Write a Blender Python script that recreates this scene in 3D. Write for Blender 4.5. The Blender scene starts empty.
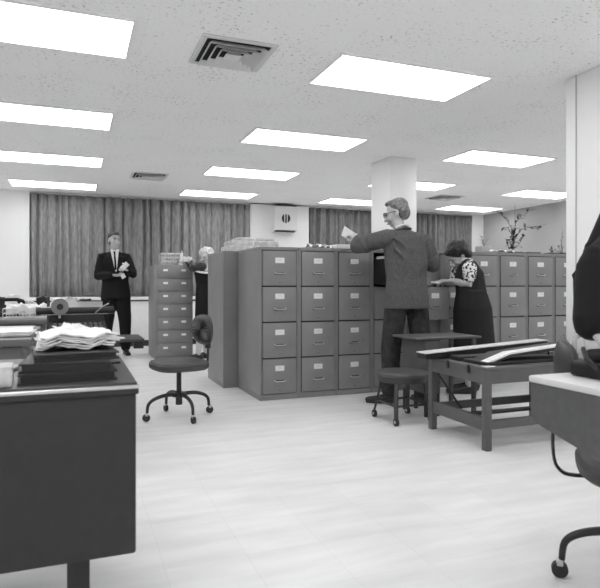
import bpy, bmesh, math, random
from mathutils import Vector, Matrix
random.seed(7)
S = bpy.context.scene
COL = S.collection
V = Vector
PI = math.pi

# ------------------------------------------------------------------ camera, world, exposure
cam_d = bpy.data.cameras.new('camera'); cam = bpy.data.objects.new('camera', cam_d); COL.objects.link(cam)
cam.location = (0, 0, 1.02); cam.rotation_euler = (PI/2, 0, -0.3695)
cam_d.sensor_fit = 'HORIZONTAL'; cam_d.sensor_width = 36.0; cam_d.lens = 36.0*584.0/600.0
cam_d.shift_y = -(294-285.6)/600.0
S.cycles.max_bounces = 14; S.cycles.diffuse_bounces = 10
cam_d.clip_start = 0.02; cam_d.clip_end = 60
cam_d.dof.use_dof = True; cam_d.dof.focus_distance = 5.2; cam_d.dof.aperture_fstop = 6.3
S.camera = cam
w = bpy.data.worlds.new('world'); S.world = w; w.use_nodes = True
w.node_tree.nodes['Background'].inputs[0].default_value = (.5, .5, .5, 1)
w.node_tree.nodes['Background'].inputs[1].default_value = 0.05
S.view_settings.view_transform = 'Standard'; S.view_settings.look = 'None'
S.view_settings.gamma = 1; S.view_settings.exposure = 0.0
S.view_settings.use_curve_mapping = False
LAMP = 6.1            # emission of the ceiling light diffusers
CEIL = 2.53

# ------------------------------------------------------------------ materials (all neutral grey: a black and white photograph)
def gmat(name, g, rough=.6, metal=0.0, noise=0.0, nscale=8.0, stretch=(1, 1, 1), bump=0.0, bscale=60.0, spec=.5, emit=0, bstretch=(1, 1, 1), bdist=.01):
    m = bpy.data.materials.new(name); m.use_nodes = True
    nt = m.node_tree; b = nt.nodes['Principled BSDF']
    b.inputs['Base Color'].default_value = (g, g, g, 1); b.inputs['Roughness'].default_value = rough
    b.inputs['Metallic'].default_value = metal; b.inputs['Specular IOR Level'].default_value = spec
    if noise or bump:
        tc = nt.nodes.new('ShaderNodeTexCoord')
    if noise:
        mp = nt.nodes.new('ShaderNodeMapping'); mp.inputs['Scale'].default_value = stretch
        nt.links.new(tc.outputs['Object'], mp.inputs[0])
        n = nt.nodes.new('ShaderNodeTexNoise'); n.inputs['Scale'].default_value = nscale; n.inputs['Detail'].default_value = 5
        nt.links.new(mp.outputs[0], n.inputs[0])
        r = nt.nodes.new('ShaderNodeMapRange'); r.inputs[1].default_value = .3; r.inputs[2].default_value = .7
        r.inputs[3].default_value = max(0, g*(1-noise)); r.inputs[4].default_value = min(1, g*(1+noise))
        nt.links.new(n.outputs[0], r.inputs[0]); nt.links.new(r.outputs[0], b.inputs['Base Color'])
    if bump:
        mp2 = nt.nodes.new('ShaderNodeMapping'); mp2.inputs['Scale'].default_value = bstretch
        nt.links.new(tc.outputs['Object'], mp2.inputs[0])
        n2 = nt.nodes.new('ShaderNodeTexNoise'); n2.inputs['Scale'].default_value = bscale; n2.inputs['Detail'].default_value = 3
        nt.links.new(mp2.outputs[0], n2.inputs[0])
        bp = nt.nodes.new('ShaderNodeBump'); bp.inputs['Strength'].default_value = bump; bp.inputs['Distance'].default_value = bdist
        nt.links.new(n2.outputs[0], bp.inputs['Height']); nt.links.new(bp.outputs[0], b.inputs['Normal'])
    if emit:
        b.inputs['Emission Color'].default_value = (1, 1, 1, 1); b.inputs['Emission Strength'].default_value = emit
    return m

M = dict(
    cab=gmat('cabinet_grey_enamel', .205, .42, noise=.07, nscale=5, bump=.03, bscale=350),
    cab_gap=gmat('cabinet_shadow_gap', .03, .8),
    cab_light=gmat('card_cabinet_enamel', .23, .45, noise=.06),
    chrome=gmat('worn_chrome', .55, .3, metal=1.0),
    pull=gmat('dull_pull_metal', .6, .3, metal=.9),
    dark_metal=gmat('dark_metal', .035, .35, metal=.3),
    black=gmat('black_enamel', .012, .4),
    rubber=gmat('black_rubber', .02, .6),
    card=gmat('label_card', .82, .7),
    card_ink=gmat('label_ink', .5, .8),
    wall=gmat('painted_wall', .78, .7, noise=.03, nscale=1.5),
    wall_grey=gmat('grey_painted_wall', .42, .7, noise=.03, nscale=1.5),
    pillar=gmat('painted_pillar', .82, .6, noise=.02, nscale=2),
    trim=gmat('metal_trim', .5, .5),
    base=gmat('dark_baseboard', .03, .5),
    rad=gmat('radiator_enamel', .84, .5, noise=.03),
    desk=gmat('desk_dark_enamel', .019, .5, noise=.12, nscale=30, bump=.05, bscale=500),
    desk_top=gmat('desk_linoleum', .04, .35, noise=.1, nscale=12),
    desk_mid=gmat('desk_grey_enamel', .12, .45, noise=.06),
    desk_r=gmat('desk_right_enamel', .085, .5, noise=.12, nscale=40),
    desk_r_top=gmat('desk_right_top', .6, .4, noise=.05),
    table=gmat('work_table_metal', .09, .5, noise=.1, nscale=8),
    stool=gmat('stool_dark_metal', .04, .4),
    stool_seat=gmat('stool_seat_wood', .075, .4, noise=.15, nscale=8, stretch=(1, 8, 1)),
    seat=gmat('chair_vinyl', .05, .55, noise=.15, nscale=60, bump=.2, bscale=200),
    backr=gmat('chair_back_vinyl', .025, .45),
    paper=gmat('white_paper', .74, .8, noise=.08, nscale=25),
    paper_grey=gmat('grey_paper', .55, .8, noise=.2, nscale=30),
    parcel=gmat('wrapped_parcel', .5, .8, noise=.25, nscale=20),
    binder=gmat('black_binder', .014, .5, bump=.1, bscale=200),
    wicker=gmat('wire_basket_white', .72, .6),
    suit_black=gmat('black_suit_wool', .012, .85, bump=.3, bscale=30, spec=.2),
    suit_tweed=gmat('grey_tweed_jacket', .085, .9, noise=.45, nscale=150, bump=.8, bscale=7, bdist=.05, bstretch=(1, 1, .6), spec=.2),
    trousers=gmat('dark_grey_trousers', .04, .9, noise=.3, nscale=20, bump=.8, bscale=9, bdist=.04, spec=.2),
    dress=gmat('dark_dress_wool', .022, .85, bump=.3, bscale=16, spec=.2),
    shirt=gmat('white_shirt', .8, .8),
    skin=gmat('skin', .42, .55, noise=.06, nscale=12),
    skin_pale=gmat('skin_pale', .48, .55, noise=.06, nscale=12),
    hair_grey=gmat('grey_hair', .16, .7, noise=.6, nscale=45, bump=1.0, bscale=60),
    hair_dark=gmat('dark_hair', .015, .45, bump=1.0, bscale=50),
    hair_short=gmat('dark_short_hair', .06, .6, noise=.6, nscale=40, bump=.6, bscale=60),
    hair_blonde=gmat('blonde_hair', .6, .6, noise=.45, nscale=25, bump=.8, bscale=60),
    shoe=gmat('black_leather_shoe', .012, .3),
    eye=gmat('dark_eye', .02, .3),
    lip=gmat('lip', .22, .5),
    leaf=gmat('plant_leaf', .06, .5, noise=.5, nscale=8),
    leaf_pale=gmat('plant_leaf_pale', .35, .5, noise=.5, nscale=8),
    stem=gmat('plant_stem', .18, .6),
    pot_dark=gmat('dark_planter', .03, .4),
    pot=gmat('pale_planter', .42, .6),
    vent=gmat('vent_enamel', .66, .5), light_frame=gmat('light_frame_enamel', .86, .5),
    vent_dark=gmat('vent_duct', .01, .9),
    key=gmat('typewriter_key', .16, .4),
    type=gmat('typewriter_enamel', .012, .55, spec=.25, bump=.1, bscale=300),
    steel=gmat('typewriter_steel', .35, .35, metal=.8),
    speaker=gmat('speaker_box_paint', .7, .5),
)
# printed blouse
def print_mat():
    m = gmat('printed_blouse', .8, .8); nt = m.node_tree; b = nt.nodes['Principled BSDF']
    tc = nt.nodes.new('ShaderNodeTexCoord'); v = nt.nodes.new('ShaderNodeTexVoronoi'); v.inputs['Scale'].default_value = 65
    nt.links.new(tc.outputs['Object'], v.inputs[0])
    r = nt.nodes.new('ShaderNodeValToRGB'); r.color_ramp.interpolation = 'CONSTANT'
    r.color_ramp.elements[0].color = (.03, .03, .03, 1); r.color_ramp.elements[1].position = .45; r.color_ramp.elements[1].color = (.8, .8, .8, 1)
    nt.links.new(v.outputs['Color'], r.inputs[0]); nt.links.new(r.outputs[0], b.inputs['Base Color']); return m
M['print'] = print_mat()
# acoustic ceiling with fissures
def ceiling_mat():
    m = gmat('acoustic_ceiling', .7, .9); nt = m.node_tree; b = nt.nodes['Principled BSDF']; L = nt.links
    tc = nt.nodes.new('ShaderNodeTexCoord')
    def node(t, **k):
        n = nt.nodes.new(t)
        for a, x in k.items(): setattr(n, a, x)
        return n
    mp = node('ShaderNodeMapping'); mp.inputs['Scale'].default_value = (1, 1.6, 1); mp.inputs['Rotation'].default_value = (0, 0, .25)
    L.new(tc.outputs['Object'], mp.inputs[0])
    n1 = node('ShaderNodeTexNoise'); n1.inputs['Scale'].default_value = 34; n1.inputs['Detail'].default_value = 4; n1.inputs['Roughness'].default_value = .7
    n2 = node('ShaderNodeTexNoise'); n2.inputs['Scale'].default_value = 2.5
    L.new(mp.outputs[0], n1.inputs[0]); L.new(tc.outputs['Object'], n2.inputs[0])
    a = node('ShaderNodeMath', operation='MULTIPLY_ADD'); a.inputs[1].default_value = .16; L.new(n2.outputs[0], a.inputs[0]); L.new(n1.outputs[0], a.inputs[2])
    r = node('ShaderNodeMapRange'); r.inputs[1].default_value = .685; r.inputs[2].default_value = .755; r.inputs[3].default_value = .92; r.inputs[4].default_value = .25
    L.new(a.outputs[0], r.inputs[0])
    br = node('ShaderNodeTexBrick'); br.offset = 0; br.inputs['Scale'].default_value = 1.0
    br.inputs['Brick Width'].default_value = .61; br.inputs['Row Height'].default_value = .61; br.inputs['Mortar Size'].default_value = .003
    br.inputs['Color1'].default_value = (1, 1, 1, 1); br.inputs['Color2'].default_value = (.99, .99, .99, 1); br.inputs['Mortar'].default_value = (.96, .96, .96, 1)
    mp3 = node('ShaderNodeMapping'); mp3.inputs['Location'].default_value = (-.39, -.35, 0); L.new(tc.outputs['Object'], mp3.inputs[0]); L.new(mp3.outputs[0], br.inputs[0])
    mx = node('ShaderNodeMixRGB', blend_type='MULTIPLY'); mx.inputs[0].default_value = 1
    L.new(r.outputs[0], mx.inputs[1]); L.new(br.outputs[0], mx.inputs[2]); L.new(mx.outputs[0], b.inputs['Base Color'])
    return m
M['ceiling'] = ceiling_mat()
def floor_mat():
    m = gmat('linoleum_floor', .6, .38, spec=.35); nt = m.node_tree; b = nt.nodes['Principled BSDF']; L = nt.links
    tc = nt.nodes.new('ShaderNodeTexCoord')
    mp = nt.nodes.new('ShaderNodeMapping'); mp.inputs['Scale'].default_value = (1.0, 5, 1); mp.inputs['Rotation'].default_value = (0, 0, .12)
    L.new(tc.outputs['Object'], mp.inputs[0])
    n = nt.nodes.new('ShaderNodeTexNoise'); n.inputs['Scale'].default_value = 2.2; n.inputs['Detail'].default_value = 6; L.new(mp.outputs[0], n.inputs[0])
    r = nt.nodes.new('ShaderNodeMapRange'); r.inputs[1].default_value = .3; r.inputs[2].default_value = .7; r.inputs[3].default_value = .68; r.inputs[4].default_value = .79
    L.new(n.outputs[0], r.inputs[0])
    br = nt.nodes.new('ShaderNodeTexBrick'); br.offset = 0; br.inputs['Scale'].default_value = 1
    br.inputs['Brick Width'].default_value = .305; br.inputs['Row Height'].default_value = .305; br.inputs['Mortar Size'].default_value = .0012
    br.inputs['Color1'].default_value = (1, 1, 1, 1); br.inputs['Color2'].default_value = (.965, .965, .965, 1); br.inputs['Mortar'].default_value = (.88, .88, .88, 1)
    L.new(tc.outputs['Object'], br.inputs[0])
    mx = nt.nodes.new('ShaderNodeMixRGB'); mx.blend_type = 'MULTIPLY'; mx.inputs[0].default_value = 1
    L.new(r.outputs[0], mx.inputs[1]); L.new(br.outputs[0], mx.inputs[2]); L.new(mx.outputs[0], b.inputs['Base Color'])
    return m
M['floor'] = floor_mat()
M['curtain'] = gmat('curtain_weave', .25, .9, noise=.25, nscale=26, stretch=(1.4, 1, .3), spec=.1)
M['curtain_r'] = gmat('curtain_weave_dark', .17, .9, noise=.25, nscale=26, stretch=(1.4, 1, .3), spec=.1)
M['diffuser'] = gmat('light_diffuser', .8, .5, emit=LAMP)

# ------------------------------------------------------------------ geometry helpers
class MB:
    def __init__(s): s.b = bmesh.new()
    def box(s, lo, hi, bev=0.0, rot=None, seg=2):
        lo, hi = V(lo), V(hi); c = (lo+hi)/2; d = hi-lo
        m = Matrix.Translation(c)
        if rot is not None: m = m @ rot.to_4x4()
        r = bmesh.ops.create_cube(s.b, size=1, matrix=m @ Matrix.Diagonal((abs(d.x), abs(d.y), abs(d.z), 1)))
        if bev:
            es = list({e for v in r['verts'] for e in v.link_edges})
            bmesh.ops.bevel(s.b, geom=es, offset=bev, segments=seg, affect='EDGES', profile=.5)
        return s
    def cyl(s, a, b_, r, r2=None, n=20):
        a, b_ = V(a), V(b_); d = b_-a
        q = d.to_track_quat('Z', 'Y').to_matrix().to_4x4()
        bmesh.ops.create_cone(s.b, cap_ends=True, segments=n, radius1=r, radius2=r if r2 is None else r2, depth=d.length,
                              matrix=Matrix.Translation((a+b_)/2) @ q)
        return s
    def ell(s, c, r, rot=None, n=16):
        if isinstance(r, (int, float)): r = (r, r, r)
        m = Matrix.Translation(V(c))
        if rot is not None: m = m @ rot.to_4x4()
        bmesh.ops.create_uvsphere(s.b, u_segments=n, v_segments=max(6, n*2//3), radius=1, matrix=m @ Matrix.Diagonal((r[0], r[1], r[2], 1)))
        return s
    def tube(s, pts, rad, side=None, n=12, caps='round'):
        pts = [V(p) for p in pts]
        if not isinstance(rad, (list,)): rad = [rad]*len(pts)
        rad = [(r, r) if isinstance(r, (int, float)) else r for r in rad]
        if caps == 'round':
            t0 = (pts[0]-pts[1]).normalized(); t1 = (pts[-1]-pts[-2]).normalized()
            k0 = min(rad[0]); k1 = min(rad[-1])
            pre = [(pts[0]+t0*k0*math.sin(a), tuple(x*math.cos(a) for x in rad[0])) for a in (1.45, 1.1, .6)]
            post = [(pts[-1]+t1*k1*math.sin(a), tuple(x*math.cos(a) for x in rad[-1])) for a in (.6, 1.1, 1.45)]
            pts = [p for p, _ in pre]+pts+[p for p, _ in post]; rad = [r for _, r in pre]+rad+[r for _, r in post]
        rings = []; prev = None
        for i, p in enumerate(pts):
            t = (pts[min(i+1, len(pts)-1)]-pts[max(i-1, 0)]).normalized()
            if side is not None: a = V(side)
            elif prev is not None: a = prev
            else: a = V((1, 0, 0)) if abs(t.x) < .9 else V((0, 1, 0))
            a = (a-t*a.dot(t))
            if a.length < 1e-5: a = t.orthogonal()
            a.normalize(); prev = a; b2 = t.cross(a)
            rings.append([s.b.verts.new(p+a*rad[i][0]*math.cos(2*PI*k/n)+b2*rad[i][1]*math.sin(2*PI*k/n)) for k in range(n)])
        for r0, r1 in zip(rings, rings[1:]):
            for k in range(n): s.b.faces.new((r0[k], r0[(k+1) % n], r1[(k+1) % n], r1[k]))
        s.b.faces.new(rings[0][::-1]); s.b.faces.new(rings[-1])
        return s
    def prism(s, poly, axis, a, b_):
        """poly of 2D points; extruded along axis from a to b_"""
        def P(p, t):
            if axis == 'x': return (t, p[0], p[1])
            if axis == 'y': return (p[0], t, p[1])
            return (p[0], p[1], t)
        v0 = [s.b.verts.new(P(p, a)) for p in poly]; v1 = [s.b.verts.new(P(p, b_)) for p in poly]
        n = len(poly)
        s.b.faces.new(v0[::-1]); s.b.faces.new(v1)
        for i in range(n): s.b.faces.new((v0[i], v0[(i+1) % n], v1[(i+1) % n], v1[i]))
        return s
    def poly(s, pts): s.b.faces.new([s.b.verts.new(p) for p in pts]); return s
    def lathe(s, prof, c=(0, 0, 0), n=32):
        rings = [[s.b.verts.new((c[0]+r*math.cos(2*PI*k/n), c[1]+r*math.sin(2*PI*k/n), c[2]+z)) for k in range(n)] for r, z in prof]
        for r0, r1 in zip(rings, rings[1:]):
            for k in range(n): s.b.faces.new((r0[k], r0[(k+1) % n], r1[(k+1) % n], r1[k]))
        s.b.faces.new(rings[0][::-1]); s.b.faces.new(rings[-1]); return s
    def sheet(s, x0, x1, y0, y1, z, amp, nx=12, ny=10, seed=0, th=.004, rot=0):
        """a crumpled paper slab with thickness"""
        rnd = random.Random(seed); ph = [rnd.uniform(0, 6) for _ in range(4)]
        cx, cy = (x0+x1)/2, (y0+y1)/2
        def P(i, j, dz):
            x = x0+(x1-x0)*i/nx; y = y0+(y1-y0)*j/ny
            h = amp*(math.sin(i*.9+ph[0])*math.cos(j*.7+ph[1])+.5*math.sin(i*1.9+j*1.3+ph[2])+1.5)*.5
            dx, dy = x-cx, y-cy
            return (cx+dx*math.cos(rot)-dy*math.sin(rot), cy+dx*math.sin(rot)+dy*math.cos(rot), z+dz+h)
        t = [[s.b.verts.new(P(i, j, th)) for j in range(ny+1)] for i in range(nx+1)]
        u = [[s.b.verts.new(P(i, j, 0)) for j in range(ny+1)] for i in range(nx+1)]
        for i in range(nx):
            for j in range(ny):
                s.b.faces.new((t[i][j], t[i+1][j], t[i+1][j+1], t[i][j+1])); s.b.faces.new((u[i][j], u[i][j+1], u[i+1][j+1], u[i+1][j]))
        for i in range(nx):
            s.b.faces.new((u[i][0], u[i+1][0], t[i+1][0], t[i][0])); s.b.faces.new((u[i+1][ny], u[i][ny], t[i][ny], t[i+1][ny]))
        for j in range(ny):
            s.b.faces.new((u[0][j+1], u[0][j], t[0][j], t[0][j+1])); s.b.faces.new((u[nx][j], u[nx][j+1], t[nx][j+1], t[nx][j]))
        return s
    def mesh(s, name, mat, smooth=True):
        bmesh.ops.recalc_face_normals(s.b, faces=s.b.faces)
        me = bpy.data.meshes.new(name); s.b.to_mesh(me); s.b.free(); me.materials.append(mat)
        if smooth:
            for p in me.polygons: p.use_smooth = True
            me.set_sharp_from_angle(angle=math.radians(35))
        return me
    def build(s, name, mat, parent=None, loc=None, smooth=True):
        o = bpy.data.objects.new(name, s.mesh(name, mat, smooth)); COL.objects.link(o)
        if parent: o.parent = parent
        if loc is not None: o.location = loc
        return o
def sm(pts, k=4):
    pts = [V(p) for p in pts]; out = []
    for i in range(len(pts)-1):
        p0, p1, p2, p3 = pts[max(i-1, 0)], pts[i], pts[i+1], pts[min(i+2, len(pts)-1)]
        for j in range(k):
            t = j/k; out.append(.5*((2*p1)+(p2-p0)*t+(2*p0-5*p1+4*p2-p3)*t*t+(3*p1-p0-3*p2+p3)*t**3))
    return out+[pts[-1]]
def thing(name, label, cat, loc=(0, 0, 0), rz=0, group=None):
    o = bpy.data.objects.new(name, None); COL.objects.link(o); o.location = loc; o.rotation_euler = (0, 0, rz); o.empty_display_size = .1
    return tag(o, label, cat, group)
def tag(o, label, cat, group=None):
    o['label'] = label; o['category'] = cat
    if group: o['group'] = group
    return o
def struct(o): o['kind'] = 'structure'; return o
def dup(o, loc, rz, label, group=None):
    def rec(a, par):
        c = a.copy(); COL.objects.link(c)
        if par is not None: c.parent = par
        for ch in a.children: rec(ch, c)
        return c
    r = rec(o, None); r.location = loc; r.rotation_euler = (0, 0, rz); r['label'] = label
    if group: r['group'] = group
    return r

# ------------------------------------------------------------------ room shell
XL, XR, YN, YB = -4.2, 8.17, -3.6, 10.25
struct(MB().box((XL-.1, YN-.1, -.1), (XR+.1, YB+.3, 0)).build('floor', M['floor']))
# ceiling made with openings for the recessed lights is not needed: diffusers sit in shallow frames just below it
struct(MB().box((XL-.1, YN-.1, CEIL), (XR+.1, YB+.3, CEIL+.1)).build('ceiling', M['ceiling']))
struct(MB().box((XL-.1, YN, 0), (XL, YB, CEIL)).build('wall_left', M['wall']))
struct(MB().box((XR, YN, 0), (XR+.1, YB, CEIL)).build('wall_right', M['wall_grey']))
struct(MB().box((XL, YN-.1, 0), (XR, YN, CEIL)).build('wall_front', M['wall']))
b = MB()
b.box((XL, YB+.12, 0), (XR, YB+.3, CEIL))
b.box((XL, YB-.02, 0), (-.66, YB+.12, CEIL)); b.box((2.985, YB-.02, 0), (4.14, YB+.12, CEIL)); b.box((7.86, YB-.02, 0), (XR, YB+.12, CEIL))
b.box((-.66, YB-.02, CEIL-.02), (7.86, YB+.12, CEIL))
struct(b.build('wall_back', M['wall']))
# sill and heater enclosures under the curtained windows
def heater(name, x0, x1, label):
    t = thing(name, label, 'radiator cover', ((x0+x1)/2, YB, 0)); h = (x1-x0)/2
    b = MB(); b.box((-h, -.12, .10), (h, .1, .755), .004); b.build('cover_panel', M['rad'], t)
    MB().box((-h, -.15, .78), (h, .1, .835), .006).build('sill', M['rad'], t)
    MB().box((-h, -.10, .755), (h, .1, .78)).build('shadow_gap', M['base'], t)
    MB().box((-h, -.09, 0), (h, .1, .10)).build('plinth', M['base'], t)
    n = max(2, int((x1-x0)/.62))
    for i in range(1, n):
        x = -h+(x1-x0)*i/n; MB().box((x-.004, -.1225, .11), (x+.004, -.119, .75)).build('seam', M['base'], t)
    return t
heater('radiator_cover', -.655, 2.98, 'long pale radiator cover with sill under the left grey curtain')
heater('radiator_cover', 4.145, 7.855, 'long pale radiator cover with sill under the right curtain beyond the pillar')
struct(MB().box((2.985, YB-.035, 0), (4.14, YB-.02, .1)).build('baseboard_back', M['base']))
struct(MB().box((XL, YB-.035, 0), (-.66, YB-.02, .1)).build('baseboard_back_left', M['base']))
struct(MB().box((XR-.015, YN, 0), (XR, YB-.03, .1)).build('baseboard_right', M['base']))
# pillars
struct(MB().box((3.435, 5.97, 0), (3.80, 6.43, CEIL), .008).build('wall_pillar_middle', M['pillar']))
p = struct(MB().box((3.365, 2.72, 0), (3.95, 3.29, CEIL), .006).build('wall_pillar_right', M['pillar']))
struct(MB().box((3.358, 3.19, 0), (3.366, 3.198, CEIL)).build('trim_1', M['trim']))

# curtains
def curtain(x0, x1, seed, label, mat):
    rnd = random.Random(seed); b = bmesh.new(); n = int((x1-x0)/.012); cols = []
    fold = []; x = x0
    while x < x1+.3:
        wd = rnd.uniform(.08, .2); fold.append((x, wd, rnd.uniform(.55, 1))); x += wd
    for i in range(n+1):
        x = x0+(x1-x0)*i/n
        f = next(q for q in fold if q[0] <= x <= q[0]+q[1]+1e-6); u = (x-f[0])/f[1]
        d = abs(math.sin(u*PI))**.55*f[2]*.11+.012*math.sin(x*61)+.006*math.sin(x*143)
        cols.append([b.verts.new((x+.012*math.sin(z*2+x*9), YB+.02-d*(1-.12*math.sin(z*3+x*5)), z)) for z in (.85, 1.1, 1.4, 1.7, 2.0, 2.3, 2.49)])
    for c0, c1 in zip(cols, cols[1:]):
        for k in range(len(c0)-1): b.faces.new((c0[k], c1[k], c1[k+1], c0[k+1]))
    me = bpy.data.meshes.new('curtain'); b.to_mesh(me); b.free(); me.materials.append(mat)
    for p in me.polygons: p.use_smooth = True
    t = thing('curtain', label, 'curtain', ((x0+x1)/2, YB, .85))
    o = bpy.data.objects.new('fabric', me); COL.objects.link(o); o.parent = t; o.location = (-(x0+x1)/2, -YB, -.85)
    md = o.modifiers.new('s', 'SOLIDIFY'); md.thickness = .002
    MB().box((x0-(x0+x1)/2, -.045, 1.64), (x1-(x0+x1)/2, .0, 1.66)).build('curtain_track', M['trim'], t)
    return t
curtain(-.64, 2.97, 3, 'wide grey pleated curtain behind the standing man in the black suit', M['curtain'])
curtain(4.16, 7.84, 5, 'dark pleated curtain behind the middle pillar and the wall speaker\'s right', M['curtain_r'])

# ceiling lights
def make_light():
    t = thing('ceiling_light', '', 'ceiling light', (0, 0, CEIL))
    b = MB(); w_, d_ = 1.22, .61; z0 = -.014
    for lo, hi in (((0, 0, z0), (w_, .022, 0)), ((0, d_-.022, z0), (w_, d_, 0)), ((0, .022, z0), (.022, d_-.022, 0)), ((w_-.022, .022, z0), (w_, d_-.022, 0))): b.box(lo, hi)
    b.build('frame', M['light_frame'], t)
    MB().box((.022, .022, -.01), (w_-.022, d_-.022, -.002)).build('diffuser', M['diffuser'], t)
    return t
cols = {'Z': -3.375, 'A': -.882, 'B': 1.611, 'C': 4.104, 'D': 6.597}
names = {'A0': 'large ceiling light cut by the upper left corner, nearest of the left line', 'A1': 'second nearest ceiling light of the left line, above the near desk',
 'A2': 'third ceiling light of the left line, cut by the left edge', 'A3': 'farthest ceiling light of the left line, over the left curtain end',
 'B0': 'largest ceiling light, right of the near air vent', 'B1': 'second ceiling light behind the largest one, left of the middle pillar',
 'B2': 'third ceiling light in line behind the largest one, above the parcels', 'B3': 'farthest ceiling light of the middle line, close above the left curtain',
 'C1': 'ceiling light just right of and in front of the middle pillar top', 'C2': 'ceiling light partly hidden behind the top of the middle pillar',
 'C3': 'ceiling light left of the middle pillar, close above the right curtain', 'D2': 'ceiling light cut off by the right pillar, high above the leafy plant',
 'D3': 'small far ceiling light right of the middle pillar, near the back right corner'}
L0 = make_light(); first = True
for c, x in cols.items():
    for r in range(-3, 4):
        y = 3.415+1.911*r; k = c+str(r)
        if k in ('C0',) : pass
        lab = names.get(k); grp = 'rectangular ceiling lights'
        if lab is None:
            lab = 'rectangular ceiling light of the part of the room outside the picture'; grp = 'ceiling lights outside the picture'
        if first: L0.location = (x, y, CEIL); L0['label'] = lab; L0['group'] = grp; first = False
        else: dup(L0, (x, y, CEIL), 0, lab, grp)

# ceiling air vents
def make_vent():
    t = thing('air_vent', '', 'air vent', (0, 0, CEIL)); s = .24
    MB().box((-s+.03, -s+.03, -.004), (s-.03, s-.03, -.001)).build('duct_opening', M['vent_dark'], t)
    b = MB()
    for lo, hi in (((-s, -s, -.012), (s, -s+.035, 0)), ((-s, s-.035, -.012), (s, s, 0)), ((-s, -s+.035, -.012), (-s+.035, s-.035, 0)), ((s-.035, -s+.035, -.012), (s, s-.035, 0))): b.box(lo, hi, .002)
    b.build('frame', M['vent'], t)
    for i in range(4):
        o = s-.05-i*.045; q = o-.026; zt, zb = -.005, -.034
        b = MB()
        for sx, sy, ex, ey in ((-1, -1, 1, -1), (1, -1, 1, 1), (1, 1, -1, 1), (-1, 1, -1, -1)):
            a0, a1 = V((sx*o, sy*o, zb)), V((ex*o, ey*o, zb)); c0, c1 = V((sx*q, sy*q, zt)), V((ex*q, ey*q, zt))
            b.poly([a0, a1, c1, c0]); d = V((0, 0, .003)); b.poly([a0+d, c0+d, c1+d, a1+d]); b.poly([a0, a0+d, a1+d, a1])
        b.build('louver', M['vent'], t, smooth=False)
    MB().box((-.05, -.05, -.03), (.05, .05, -.024), .002).build('centre_plate', M['vent'], t)
    return t
VT = make_vent(); VT.location = (.96, 3.70, CEIL); VT['label'] = 'square louvred ceiling air vent nearest the camera, left of the largest light'; VT['group'] = 'ceiling air vents'
dup(VT, (.96, 8.22, CEIL), 0, 'small far ceiling air vent above the black-suited man', 'ceiling air vents')
dup(VT, (5.9, 8.40, CEIL), 0, 'far ceiling air vent right of the middle pillar', 'ceiling air vents')

# wall speaker box
t = thing('wall_speaker', 'pale square wall speaker with round slotted grille high between the curtains', 'speaker', (3.62, YB-.02, 2.0))
MB().prism([(0, 0), (-.16, .04), (-.19, .47), (0, .47)], 'x', -.22, .22).build('box', M['speaker'], t)
for i, (dx, h) in enumerate(((-.062, .055), (0, .085), (.062, .055))):
    b = MB(); y0 = -.176
    if dx == 0: b.box((-.014, y0-.004, .25-h), (.014, y0+.014, .25+h), .003)
    else:
        sg = 1 if dx > 0 else -1
        pts = [(sg*.035, .25-.078), (sg*.035, .25+.078), (sg*.06, .25+.06), (sg*.078, .25+.03), (sg*.082, .25), (sg*.078, .25-.03), (sg*.06, .25-.06)]
        b.prism(pts, 'y', y0-.004, y0+.014)
    b.build('grille_slot', M['black'], t)
MB().box((-.19, -.14, .008), (.19, -.02, .03)).build('bottom_lip', M['dark_metal'], t)
MB().ell((0, -.15, .02), .014).build('lock_knob', M['black'], t)
MB().box((-.2, -.19, .47), (.2, 0, .486), .003).build('top_slot', M['dark_metal'], t)

# ------------------------------------------------------------------ filing cabinets (front faces -Y, origin at the front left foot)
CW, CD, CH = .368, .715, 1.367
def drawer_mb(w_, h_):
    return MB().box((0, -.014, 0), (w_, .01, h_), .0035)
def add_drawer(t, z0, h_, out=0.0, open_=False):
    wd = CW-.048
    d = drawer_mb(wd, h_).build('drawer', M['cab'], t, (.024, .004-out, z0))
    hb = MB(); hx = wd/2; hz = h_*.36
    hb.cyl((hx-.045, -.014, hz), (hx-.045, -.032, hz), .005, n=10); hb.cyl((hx+.045, -.014, hz), (hx+.045, -.032, hz), .005, n=10)
    hb.tube([(hx-.052, -.03, hz+.008), (hx-.04, -.034, hz-.002), (hx+.04, -.034, hz-.002), (hx+.052, -.03, hz+.008)], .0058, n=8)
    h = hb.build('handle', M['pull'], d)
    MB().box((hx-.048, -.0165, hz-.012), (hx+.048, -.0138, hz+.010), .001).build('backplate', M['dark_metal'], h)
    lb = MB(); lz = h_*.73
    lb.box((hx-.045, -.0165, lz-.026), (hx+.045, -.013, lz+.026))
    lb.build('label_frame', M['pull'], d)
    MB().box((hx-.039, -.0175, lz-.020), (hx+.039, -.0155, lz+.020)).build('label_card', M['card'], d)
    MB().box((hx-.03, -.0182, lz-.008), (hx+.03, -.0174, lz-.004)).box((hx-.024, -.0182, lz+.004), (hx+.02, -.0174, lz+.008)).build('label_writing', M['card_ink'], d)
    MB().cyl((hx, -.0135, h_*.09), (hx, -.018, h_*.09), .005, n=10).build('catch', M['dark_metal'], d)
    if open_:
        L = out
        b = MB(); b.box((.004, .01, .01), (.010, L+.1, h_-.06)); b.box((wd-.010, .01, .01), (wd-.004, L+.1, h_-.06)); b.box((.01, .01, .01), (wd-.01, L+.1, .018))
        b.build('drawer_tray', M['black'], d)
        nf = int(L/.02)
        b = MB()
        for i in range(nf):
            y = .03+i*(L-.04)/nf; q = random.uniform(-.012, .012)
            b.box((.016, y, .02), (wd-.016, y+.006, h_-.045+q))
        f = b.build('folders', M['paper_grey'], d, smooth=False); f['kind'] = 'stuff'
    return d
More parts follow.
